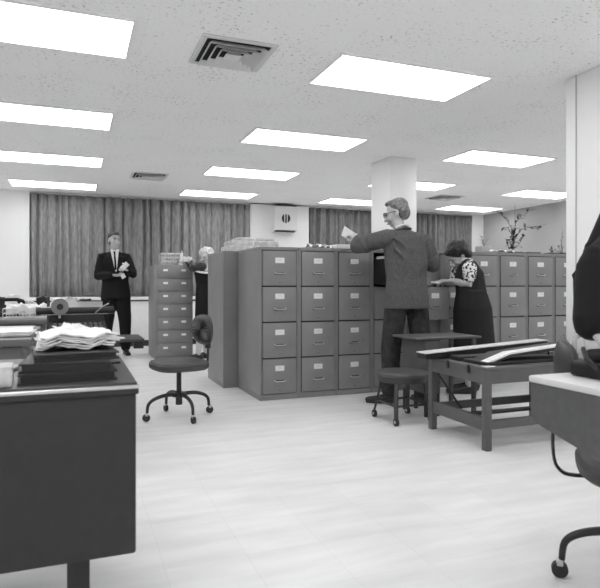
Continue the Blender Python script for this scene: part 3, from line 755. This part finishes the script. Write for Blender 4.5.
# ------------------------------------------------------------------ right desk with slanted side panel
t = thing('office_desk', 'grey desk corner with a pale top at the right edge', 'desk', (1.275, .55, 0)); W_, D_ = .42, .835
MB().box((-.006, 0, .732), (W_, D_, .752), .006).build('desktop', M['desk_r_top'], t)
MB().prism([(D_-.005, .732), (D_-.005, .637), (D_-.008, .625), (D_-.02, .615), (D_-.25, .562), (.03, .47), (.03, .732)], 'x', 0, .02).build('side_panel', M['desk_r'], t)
MB().box((.02, .02, .48), (W_-.01, .3, .732), .004).build('drawer_pedestal', M['desk_r'], t)
MB().box((.30, .02, .6), (W_-.01, D_-.03, .728)).build('apron', M['desk_r'], t)
for x, y in ((.05, .05), (W_-.05, .05), (W_-.03, D_-.3)): MB().box((x-.018, y-.018, 0), (x+.018, y+.018, .6 if y > .1 else .48)).build('leg', M['dark_metal'], t)
t = thing('adding_machine', 'low black machine under the hand at the right edge', 'machine', (1.365, 1.04, .752), 0)
MB().prism([(0, 0), (.30, 0), (.30, .05), (.22, .10), (.1, .10), (.0, .05)], 'y', 0, .0).b.free()
b = MB(); b.box((0.015, 0.02, 0), (.25, .30, .045), .012, seg=3); b.box((.05, .06, .035), (.23, .28, .08), .015, seg=3); b.build('casing', M['type'], t)
for i in range(4):
    for j in range(4): MB().cyl((.08+i*.035, .1+j*.04, .078), (.08+i*.035, .1+j*.04, .088), .01, n=10).build('key', M['dark_metal'], t)
MB().tube([(.02, .2, .03), (.0, .22, .06), (.01, .24, .085)], .007, n=8).build('crank', M['black'], t)

# ------------------------------------------------------------------ people
def blob(name, mb, mat, parent, voxel=.012, it=4, fac=.5):
    bmesh.ops.recalc_face_normals(mb.b, faces=mb.b.faces)
    me = bpy.data.meshes.new('tmp'); mb.b.to_mesh(me); mb.b.free()
    o = bpy.data.objects.new('tmp', me); COL.objects.link(o)
    r = o.modifiers.new('r', 'REMESH'); r.mode = 'VOXEL'; r.voxel_size = voxel; r.use_smooth_shade = True
    s_ = o.modifiers.new('s', 'SMOOTH'); s_.factor = fac; s_.iterations = it
    dg = bpy.context.evaluated_depsgraph_get(); m2 = bpy.data.meshes.new_from_object(o.evaluated_get(dg))
    bpy.data.objects.remove(o); bpy.data.meshes.remove(me)
    m2.name = name; m2.materials.clear(); m2.materials.append(mat)
    for p in m2.polygons: p.use_smooth = True
    q = bpy.data.objects.new(name, m2); COL.objects.link(q); q.parent = parent; return q
def hand(mb, wrist, d, n, thumb, curl=.5, L=.185):
    """d: direction of the hand, n: palm normal, thumb: +1/-1 side"""
    d = V(d).normalized(); n = (V(n)-d*V(n).dot(d)).normalized(); s_ = d.cross(n)*thumb; w = V(wrist)
    k = L*.52
    mb.tube([w-d*.02, w+d*.02, w+d*k*.6, w+d*k], [(.026, .019), (.03, .018), (.04, .016), (.039, .013)], side=s_, n=12)
    for i, (off, ln) in enumerate(((.029, .072), (.0105, .08), (-.009, .075), (-.028, .06))):
        p = w+d*(k-.008)+s_*off; dirn = d.copy(); pts = [p]
        for j, fr in enumerate((.42, .33, .25)):
            c = curl*(.7 if j == 0 else 1.0); dirn = (dirn*math.cos(c)+n*math.sin(c)).normalized() if j else (d*math.cos(c)+n*math.sin(c)+s_*off*1.5).normalized()
            n2 = (n-dirn*n.dot(dirn)); pts.append(pts[-1]+dirn*ln*fr)
        mb.tube(pts, [.0088, .0084, .0078, .0066], n=8)
    p = w+d*.025+s_*.026; q = p+(d*.55+s_*.75+n*.25).normalized()*.042; r_ = q+(d*.9+s_*.25+n*.45).normalized()*.032; e = r_+(d*.95+n*.4).normalized()*.024
    mb.tube([p-s_*.01, q, r_, e], [.014, .0115, .0095, .0075], n=8)
def head_pieces(mb, c, R, k=1.0):
    def P(x, y, z): return V(c)+R @ (V((x, y, z))*k)
    e = lambda p, r: mb.ell(P(*p), tuple(a*k for a in r), rot=R, n=20)
    e((0, .012, .035), (.076, .095, .088)); e((0, -.03, -.01), (.066, .068, .09)); e((0, -.035, -.075), (.05, .05, .036)); e((0, -.068, -.093), (.024, .02, .018))
    mb.tube([P(0, -.09, .012), P(0, -.106, -.012), P(0, -.118, -.035)], [.009*k, .011*k, .014*k], n=10)
    for s_ in (-1, 1):
        e((s_*.078, .012, -.01), (.010, .02, .033)); e((s_*.031, -.087, .026), (.026, .012, .009)); e((s_*.04, -.066, -.035), (.024, .026, .028)); e((s_*.012, -.108, -.037), (.010, .010, .008))
    e((0, -.094, -.061), (.024, .011, .006)); e((0, -.092, -.072), (.021, .011, .007))
def head_extras(par, c, R, k=1.0, brow='hair_short'):
    def P(x, y, z): return V(c)+R @ (V((x, y, z))*k)
    for s_ in (-1, 1):
        MB().ell(P(s_*.031, -.087, .006), (.013*k, .008*k, .0075*k), rot=R, n=12).build('eye', M['eye'], par)
        MB().tube([P(s_*.014, -.101, .026), P(s_*.032, -.102, .031), P(s_*.05, -.088, .025)], .0042*k, n=6).build('eyebrow', M[brow], par)
    MB().tube([P(-.022, -.098, -.066), P(0, -.106, -.066), P(.022, -.098, -.066)], .0035*k, n=6).build('mouth', M['lip'], par)
def curls(b, c, R, n, rad, r0, r1, seed, zmin=-.25):
    rnd = random.Random(seed); k = 0
    while k < n:
        d = V((rnd.gauss(0, 1), rnd.gauss(0, 1), rnd.gauss(0, 1))).normalized()
        if d.y < -.55 or d.z < zmin or (d.y < 0 and d.z < .45): continue
        b.ell(c+R @ (V((0, .022, .045))+V((d.x*rad[0], d.y*rad[1], d.z*rad[2]))), rnd.uniform(r0, r1), n=8); k += 1
def eul(rx=0, ry=0, rz=0): return (Matrix.Rotation(rz, 3, 'Z') @ Matrix.Rotation(rx, 3, 'X') @ Matrix.Rotation(ry, 3, 'Y'))
def body(mb, J, leg_r=(.08, .055, .042), arm_r=(.043, .036, .027), tor=((.13, .09), (.125, .085), (.15, .095), (.14, .085))):
    side = V(J['shL'])-V(J['shR'])
    mb.tube([J['pelvis'], J['waist'], J['chest'], J['neck']-V((0, 0, .05))], [tor[0], tor[1], tor[2], (.10, .06)], side=side, n=20)
    mb.tube([J['neck']-V((0, 0, .06)), V(J['head'])+V((0, .0, -.04))], [.055, .05], n=14)
    mb.tube([J['shL'], J['shR']], .045, n=12)
    for s_ in 'LR':
        mb.tube([J['sh'+s_], V(J['sh'+s_]).lerp(J['el'+s_], .5), J['el'+s_], V(J['el'+s_]).lerp(J['wr'+s_], .4), J['wr'+s_]], [.048, arm_r[0], arm_r[1], .038, arm_r[2]], n=12)
        mb.tube([J['hip'+s_], V(J['hip'+s_]).lerp(J['kn'+s_], .5), J['kn'+s_], V(J['kn'+s_]).lerp(J['an'+s_], .35), J['an'+s_]], [leg_r[0], leg_r[0]*.85, leg_r[1], leg_r[1]*1.02, leg_r[2]], n=14)
        a = V(J['an'+s_]); f = V(J['toe'+s_])
        mb.tube([a-(f-a).normalized()*.03*0+V((0, 0, -.03)), a.lerp(f, .5)+V((0, 0, -.02)), f], [.034, .03, .022], n=10)
def shoes(par, J, heel=False):
    for s_ in 'LR':
        a = V(J['an'+s_]); f = V(J['toe'+s_]); d = V((f.x-a.x, f.y-a.y, 0)).normalized(); b = MB()
        zb = f.z-.022
        g = V((a.x, a.y, 0))
        b.tube([g-d*.045+V((0, 0, max(.045, a.z-.045))), g+d*.03+V((0, 0, max(.05, a.z-.04))), g+d*.11+V((0, 0, .038)), g+d*.195+V((0, 0, .03))], [(.034, .04), (.038, .042), (.044, .03), (.034, .022)], side=d.cross(V((0, 0, 1))), n=16)
        b.tube([g-d*.06+V((0, 0, .009)), g+d*.2+V((0, 0, .009))], [(.036, .008), (.04, .008)], side=d.cross(V((0, 0, 1))), n=16)
        blob('shoe', b, M['shoe'], par, .007, 3)
def trousers(par, J, mat, r=(.115, .085, .07, .068)):
    b = MB(); side = V(J['hipL'])-V(J['hipR'])
    b.tube([V(J['waist'])-V((0, 0, .0)), J['pelvis']], [(.145, .10), (.155, .11)], side=side, n=20)
    for s_ in 'LR':
        h, k, a = V(J['hip'+s_]), V(J['kn'+s_]), V(J['an'+s_])
        b.tube([h+V((0, 0, .03)), h.lerp(k, .5), k, k.lerp(a, .5), k.lerp(a, .93)], [r[0], (r[0]+r[1])/2, r[1], r[2], r[3]], n=18)
        for q, o_ in ((.15, .006), (.4, -.006), (.8, .008)): b.ell(h.lerp(k, q)+V((o_, -.005, 0)), (r[0]*.8, r[0]*.8, .04)); b.ell(k.lerp(a, q)+V((-o_*1.5, 0, 0)), (r[2]*1.02, r[2]*1.02, .022))
    return blob('trousers', b, M[mat], par, .012, 3)
def jacket(par, J, mat, hem=.80, w=(.205, .2, .205, .215), t_=(.14, .13, .135, .12), name='jacket', sleeve=(.07, .066, .058, .05), sl=(.95, .95), folds=()):
    b = MB(); side = (V(J['shL'])-V(J['shR'])).normalized()
    wa, ch, nk, pv = V(J['waist']), V(J['chest']), V(J['neck']), V(J['pelvis'])
    lo = pv+V((0, 0, hem-pv.z)) if hem < pv.z else pv
    b.tube([lo, pv, wa, wa.lerp(ch, .5), ch, ch.lerp(nk, .5), nk-V((0, 0, .035)), nk+V((0, 0, .0))], [(w[0]*1.05, t_[0]*1.12), (w[0]*1.0, t_[0]*1.08), (w[1]*.93, t_[1]*.98), (w[2]*.97, t_[2]), (w[2]*1.0, t_[2]), (w[2]*.93, t_[2]*.92), (w[3]*.55, t_[3]*.72), (.068, .062)], side=side, n=28, caps='flat')
    for i, s_ in enumerate('LR'):
        s, e, wr = V(J['sh'+s_]), V(J['el'+s_]), V(J['wr'+s_])
        b.tube([nk.lerp(s, .35)-V((0, 0, .035)), s-V((0, 0, .005)), s.lerp(e, .5), e], [.06, sleeve[0], sleeve[1], sleeve[2]*1.06], n=16)
        b.tube([e, e.lerp(wr, .5), e.lerp(wr, sl[i])], [sleeve[2]*1.06, sleeve[2], sleeve[3]], n=16)
        for q, a in ((.55, .5), (.82, -.6), (.95, .7)):
            c = s.lerp(e, q); u = (e-s).normalized(); v1 = u.orthogonal().normalized(); v2 = u.cross(v1); rr = sleeve[1]-.004
            b.tube([c+(v1*math.cos(g)+v2*math.sin(g))*rr+u*.02*math.sin(g+a) for g in [a*2+.35*k for k in range(11)]], .010, n=8)
    for f_ in folds: b.tube(sm(f_), .013, n=8)
    return blob(name, b, M[mat], par, .0095, 3)
def foldmesh(o): return o

# --- man in the black suit by the curtain (faces the camera)
z = V
t = thing('person', 'standing man in black suit and dark tie holding white slips by the curtain', 'person', (.575, 8.98, 0), -.05)
J = dict(pelvis=V((0, 0, .93)), waist=V((-.005, 0, 1.08)), chest=V((-.02, .0, 1.33)), neck=V((-.02, .01, 1.52)), head=V((-.025, -.03, 1.68)),
  shR=V((-.195, .0, 1.44)), shL=V((.155, .0, 1.44)), elR=V((-.245, -.02, 1.16)), elL=V((.24, -.03, 1.19)), wrR=V((-.06, -.235, 1.17)), wrL=V((.16, -.24, 1.24)),
  hipR=V((-.09, 0, .9)), hipL=V((.09, 0, .9)), knR=V((-.12, -.01, .49)), knL=V((.13, -.03, .49)), anR=V((-.15, .03, .09)), anL=V((.14, .02, .09)),
  toeR=V((-.17, -.13, .035)), toeL=V((.17, -.14, .035)))
R = eul(.02, 0, .45)
b = MB(); body(b, J); head_pieces(b, J['head'], R); hand(b, J['wrR'], (.75, -.35, -.05), (.1, .3, .9), -1, .5); hand(b, J['wrL'], (-.45, -.6, .15), (-.3, .3, -.8), -1, .6)
bd = blob('body', b, M['skin'], t, .0065, 2); head_extras(bd, J['head'], R)
hc = J['head']; b = MB(); b.ell(hc+R @ V((0, .025, .06)), (.083, .094, .078), rot=R, n=24); b.ell(hc+R @ V((0, .055, .0)), (.081, .065, .075), rot=R); b.ell(hc+R @ V((.01, -.035, .098)), (.055, .05, .028), rot=R)
blob('hair', b, M['hair_short'], t, .008, 2)
trousers(t, J, 'suit_black', (.118, .09, .075, .072)); shoes(t, J)
jk = jacket(t, J, 'suit_black', hem=.83)
b = MB(); b.prism([(-.075, 1.53), (.04, 1.53), (.012, 1.24), (-.0, 1.215), (-.012, 1.24)], 'y', -.158, -.09)
sh = b.build('shirt_front', M['shirt'], t); sh.rotation_euler = (0, 0, 0)
MB().tube([(-.055, -.06, 1.535), (-.06, -.10, 1.525), (-.02, -.125, 1.50), (.02, -.10, 1.525), (.03, -.06, 1.54)], .016, n=10).build('shirt_collar', M['shirt'], t)
MB().prism([(-.035, 1.515), (-.005, 1.515), (-.008, 1.48), (.012, 1.26), (-.004, 1.235), (-.018, 1.26), (-.03, 1.48)], 'y', -.168, -.155).build('tie', M['suit_black'], t)
MB().box((.085, -.155, 1.335), (.135, -.125, 1.35), .003).build('pocket_square', M['shirt'], t)
for s_, w_ in (('wrR', V((.75, -.35, -.05))), ('wrL', V((-.45, -.6, .15)))):
    p_ = J[s_]; d = w_.normalized(); MB().tube([p_-d*.04, p_-d*.005], .034, n=14, caps='flat').build('shirt_cuff', M['shirt'], t)
bxyaw = -.05
o = MB().box((-.035, -.002, -.06), (.035, .002, .06), .0005).build('paper_slip', M['paper'], None, (.575+.095, 8.98-.385, 1.295)); o.rotation_euler = (.35, .75, .2); tag(o, 'larger white paper slip in the suited man\'s left hand', 'paper')
o = MB().box((-.03, -.002, -.035), (.03, .002, .035), .0005).build('paper_slip', M['paper'], None, (.575+.075, 8.98-.365, 1.155)); o.rotation_euler = (.3, -.6, .1); tag(o, 'small white card in the suited man\'s right hand', 'paper')

# --- man in the tweed jacket, seen from behind (local axes = world axes)
PX, PY_ = 2.66, 4.36
t = thing('person', 'grey-haired man in tweed jacket and glasses seen from behind at the cabinets', 'person', (PX, PY_, 0))
def W(x, y, zz): return V((x-PX, y-PY_, zz))
J = dict(pelvis=W(2.65, 4.32, .93), waist=W(2.655, 4.33, 1.06), chest=W(2.665, 4.36, 1.31), neck=W(2.635, 4.38, 1.50), head=W(2.605, 4.41, 1.645),
  shL=W(2.50, 4.37, 1.43), shR=W(2.835, 4.35, 1.41), elL=W(2.275, 4.50, 1.36), elR=W(2.94, 4.36, 1.20), wrL=W(2.39, 4.70, 1.43), wrR=W(2.87, 4.60, 1.27),
  hipL=W(2.56, 4.33, .9), hipR=W(2.75, 4.33, .9), knL=W(2.53, 4.38, .48), knR=W(2.79, 4.31, .48), anL=W(2.545, 4.42, .09), anR=W(2.815, 4.30, .09),
  toeL=W(2.41, 4.52, .035), toeR=W(2.83, 4.48, .035))
R = eul(-.28, 0, -PI+.95-.0)   # faces away, turned to the left
R = Matrix.Rotation(PI/2*-1-.72, 3, 'Z') @ Matrix.Rotation(.28, 3, 'X')
b = MB(); body(b, J); head_pieces(b, J['head'], R, .95); hand(b, J['wrL'], (-.15, .5, .35), (0.3, .3, -.8), 1, .5); hand(b, J['wrR'], (-.1, .8, -.2), (0, -.2, -1), -1, .5)
bd = blob('body', b, M['skin'], t, .0065, 2); head_extras(bd, J['head'], R, brow='hair_grey')
hc = J['head']; b = MB(); b.ell(hc+R @ V((0, .03, .055)), (.08, .089, .074), rot=R, n=24); b.ell(hc+R @ V((0, .06, .0)), (.079, .059, .078), rot=R); b.ell(hc+R @ V((0, -.03, .098)), (.058, .05, .026), rot=R)
rr_ = random.Random(3)
curls(b, hc, R, 34, (.068, .078, .068), .015, .023, 3)
blob('hair', b, M['hair_grey'], t, .008, 1)
g = MB()
for s_ in (-1, 1):
    pts = [hc+R @ V((s_*(.032)+.022*math.cos(a), -.108, .006+.018*math.sin(a))) for a in [2*PI*i/16 for i in range(17)]]
    g.tube(pts, .0022, n=6); g.tube([hc+R @ V((s_*.056, -.106, .012)), hc+R @ V((s_*.08, -.03, .012)), hc+R @ V((s_*.084, .015, .004))], .003, n=6)
g.tube([hc+R @ V((-.01, -.108, .01)), hc+R @ V((.01, -.108, .01))], .003, n=6)
g.build('glasses', M['black'], t)
trousers(t, J, 'trousers', (.1, .086, .076, .075)); shoes(t, J)
jk = jacket(t, J, 'suit_tweed', hem=.825, w=(.198, .195, .2, .215), t_=(.135, .125, .13, .115), sleeve=(.08, .076, .064, .056), folds=(
   [W(2.50, 4.262, 1.33), W(2.60, 4.236, 1.22), W(2.70, 4.232, 1.08)], [W(2.52, 4.262, 1.22), W(2.60, 4.232, 1.12), W(2.70, 4.225, .96)], [W(2.50, 4.27, 1.10), W(2.56, 4.235, 1.0), W(2.62, 4.214, .88)],
   [W(2.80, 4.28, 1.28), W(2.76, 4.25, 1.15), W(2.77, 4.238, 1.02)], [W(2.50, 4.275, 1.42), W(2.58, 4.252, 1.36), W(2.64, 4.246, 1.26)]))
MB().tube([J['neck']+V((-.07, -.02, -.01)), J['neck']+V((0, -.065, .012)), J['neck']+V((.065, -.03, .005)), J['neck']+V((.07, .02, -.01))], [(.02, .012)]*4, n=10).build('jacket_collar', M['suit_tweed'], t)
MB().tube([J['neck']+V((-.058, -.01, .02)), J['neck']+V((0, -.05, .04)), J['neck']+V((.055, -.02, .03))], [(.014, .008)]*3, n=10).build('shirt_collar', M['shirt'], t)
o = MB().box((-.075, -.001, -.05), (.075, .001, .05), .0004).build('paper_sheet', M['paper'], None, (2.36, 4.85, 1.49)); o.rotation_euler = (-.1, .45, .2); tag(o, 'white sheet held up in the tweed-jacketed man\'s left hand', 'paper')

# --- dark-haired woman bending over the open drawer
PX, PY_ = 3.60, 4.55
t = thing('person', 'dark-haired woman in dark sleeveless dress and printed blouse at an open drawer', 'person', (PX, PY_, 0))
J = dict(pelvis=W(3.545, 4.60, 0.820), waist=W(3.535, 4.61, 0.970), chest=W(3.505, 4.63, 1.120), neck=W(3.510, 4.67, 1.255), head=W(3.465, 4.70, 1.310),
  shL=W(3.450, 4.52, 1.200), shR=W(3.530, 4.79, 1.200), elL=W(3.450, 4.52, 1.030), elR=W(3.500, 4.84, 1.030), wrL=W(3.345, 4.66, 1.067), wrR=W(3.360, 4.83, 1.062),
  hipL=W(3.525, 4.52, 0.800), hipR=W(3.575, 4.68, 0.800), knL=W(3.495, 4.52, 0.450), knR=W(3.555, 4.68, 0.450), anL=W(3.475, 4.56, 0.085), anR=W(3.615, 4.70, 0.085),
  toeL=W(3.345, 4.62, 0.030), toeR=W(3.485, 4.77, 0.030))
R = Matrix.Rotation(-PI/2-.42, 3, 'Z') @ Matrix.Rotation(.75, 3, 'X')
b = MB(); body(b, J, leg_r=(.085, .055, .036), arm_r=(.048, .042, .026)); head_pieces(b, J['head'], R, .95); hand(b, J['wrL'], (-.5, .4, -.12), (0, 0, -1), -1, .35, .165); hand(b, J['wrR'], (-.7, .0, -.1), (0, 0, -1), 1, .35, .165)
bd = blob('body', b, M['skin'], t, .0065, 2); head_extras(bd, J['head'], R, .95, 'hair_dark')
hc = J['head']; b = MB(); b.ell(hc+R @ V((0, .035, .05)), (.108, .108, .095), rot=R, n=24); b.ell(hc+R @ V((0, .06, -.02)), (.1, .06, .075), rot=R); b.ell(hc+R @ V((0, -.035, .09)), (.08, .06, .04), rot=R)
curls(b, hc, R, 44, (.098, .1, .085), .02, .03, 4, -.4)
blob('hair', b, M['hair_dark'], t, .009, 2)
b = MB(); sd = J['shL']-J['shR']
pl = J['pelvis']
b.tube([pl+V((.02, 0, -.42)), pl+V((.01, 0, -.22)), pl+V((.0, 0, -.02)), J['waist'], J['chest']+V((.015, -.01, 0)), J['chest']+V((-.0, .01, .08)), J['neck']+V((.01, 0, -.03))],
       [(.17, .205), (.18, .19), (.185, .18), (.15, .14), (.155, .135), (.135, .095), (.075, .05)], side=sd, n=28)
blob('dress', b, M['dress'], t, .012, 4)
MB().tube([J['waist']+(J['shL']-J['shR']).normalized()*.1485*math.cos(a)+V((0, 0, 1)).cross((J['shL']-J['shR']).normalized())*.1335*math.sin(a)+V((0, 0, .0)) for a in [2*PI*i/36 for i in range(37)]], [(.012, .004)]*37, side=(0, 0, 1), n=8).build('belt', M['black'], t)
for s_ in 'LR':
    s, e = J['sh'+s_], J['el'+s_]; b = MB(); b.tube([s+V((.02, .02 if s_ == 'L' else -.02, .02)), s, s.lerp(e, .62)], [.045, .068, .062], n=16); blob('blouse_sleeve', b, M['print'], t, .011, 3)
b = MB(); b.tube([J['neck']+V((.02, -.01, -.02)), J['neck']+V((-.01, .005, .01))], [.068, .06], n=16); blob('blouse_collar', b, M['print'], t, .011, 2)
shoes(t, J)
o = MB().sheet(-.16, .15, -.10, .08, 0, .012, seed=61, th=.010).build('paper_pile', M['paper'], None, (3.24, 4.84, 1.036)); tag(o, 'white papers under the dark-haired woman\'s hands on the open drawer', 'papers')

# --- blonde woman beside the card cabinet
PX, PY_ = 1.78, 8.12
t = thing('person', 'blonde woman in black dress leaning on the card cabinet', 'person', (PX, PY_, 0))
J = dict(pelvis=W(1.710, 8.12, 0.880), waist=W(1.700, 8.12, 1.030), chest=W(1.680, 8.12, 1.190), neck=W(1.720, 8.12, 1.325), head=W(1.725, 8.10, 1.410),
  shL=W(1.630, 7.96, 1.280), shR=W(1.650, 8.28, 1.280), elL=W(1.510, 7.98, 1.250), elR=W(1.530, 8.30, 1.310), wrL=W(1.53, 8.17, 1.36), wrR=W(1.50, 8.40, 1.38),
  hipL=W(1.700, 8.04, 0.850), hipR=W(1.710, 8.20, 0.850), knL=W(1.640, 8.04, 0.470), knR=W(1.730, 8.2, 0.470), anL=W(1.590, 8.05, 0.085), anR=W(1.730, 8.2, 0.085),
  toeL=W(1.55, 8.04, .03), toeR=W(1.600, 8.2, 0.030))
R = Matrix.Rotation(-PI/2+.1, 3, 'Z') @ Matrix.Rotation(.7, 3, 'X')
b = MB(); body(b, J, leg_r=(.08, .052, .036), arm_r=(.042, .036, .025)); head_pieces(b, J['head'], R, .93); hand(b, J['wrL'], (-.5, .4, .0), (0, 0, -1), -1, .3, .165); hand(b, J['wrR'], (-.8, .2, 0), (0, 0, -1), 1, .3, .165)
bd = blob('body', b, M['skin_pale'], t, .0065, 2); head_extras(bd, J['head'], R, .93, 'hair_blonde')
hc = J['head']; b = MB(); b.ell(hc+R @ V((0, .03, .045)), (.098, .105, .09), rot=R, n=24); b.ell(hc+R @ V((0, .055, -.02)), (.092, .06, .07), rot=R)
curls(b, hc, R, 40, (.088, .094, .08), .018, .028, 5, -.4)
blob('hair', b, M['hair_blonde'], t, .009, 2)
b = MB(); sd = J['shL']-J['shR']; pl = J['pelvis']
b.tube([pl+V((0, 0, -.42)), pl+V((0, 0, -.2)), pl, J['waist'], J['chest'], J['neck']+V((.0, 0, -.05))], [(.17, .15), (.175, .145), (.175, .14), (.14, .12), (.165, .13), (.07, .06)], side=sd, n=28)
blob('dress', b, M['suit_black'], t, .012, 4)
for s_ in 'LR':
    s, e, w_ = J['sh'+s_], J['el'+s_], J['wr'+s_]; b = MB(); b.tube([s, s.lerp(e, .6), e, e.lerp(w_, .8)], [.062, .056, .052, .04], n=16); blob('sleeve', b, M['desk'], t, .011, 3)
MB().tube([J['shL']+V((-.085, -.0, -.06)), J['shL']+V((-.04, -.035, -.078)), J['shL']+V((.02, -.04, -.085)), J['shL']+V((.08, -.025, -.085))], [(.014, .006)]*4, side=(0, 0, 1), n=8).build('white_trim', M['shirt'], t)
shoes(t, J)

t.location.y -= .07
# --- person at the right edge leaning over the machine (mostly outside the frame)
PX, PY_ = 2.30, 1.62
t = thing('person', 'person in dark jacket cut off at the right edge, hand on black machine', 'person', (PX, PY_, 0))
J = dict(pelvis=W(2.42, 1.62, .92), waist=W(2.33, 1.60, 1.05), chest=W(2.19, 1.58, 1.25), neck=W(2.09, 1.56, 1.44), head=W(2.05, 1.55, 1.59),
  shL=W(1.89, 1.41, 1.32), shR=W(2.10, 1.76, 1.34), elL=W(1.555, 1.39, 1.075), elR=W(1.95, 1.78, 1.04), wrL=W(1.47, 1.335, .895), wrR=W(1.82, 1.66, .86),
  hipL=W(2.36, 1.54, .9), hipR=W(2.37, 1.71, .9), knL=W(2.34, 1.52, .48), knR=W(2.40, 1.72, .48), anL=W(2.4, 1.5, .09), anR=W(2.48, 1.72, .09), toeL=W(2.24, 1.5, .035), toeR=W(2.34, 1.72, .035))
R = Matrix.Rotation(-PI/2+.1, 3, 'Z') @ Matrix.Rotation(.55, 3, 'X')
b = MB(); body(b, J); head_pieces(b, J['head'], R); hand(b, J['wrL'], (.1, -.35, -.35), (0, .4, -.9), 1, .4, .19); hand(b, J['wrR'], (-.4, -.5, -.3), (0, 0, -1), -1, .4, .19)
bd = blob('body', b, M['skin_pale'], t, .0065, 2); head_extras(bd, J['head'], R)
hc = J['head']; b = MB(); b.ell(hc+R @ V((0, .03, .055)), (.085, .094, .078), rot=R, n=24); b.ell(hc+R @ V((0, .06, .0)), (.083, .062, .08), rot=R); blob('hair', b, M['hair_short'], t, .008, 2)
trousers(t, J, 'suit_black'); shoes(t, J); jacket(t, J, 'suit_black', hem=.85, sleeve=(.075, .07, .062, .058), sl=(.93, .9))
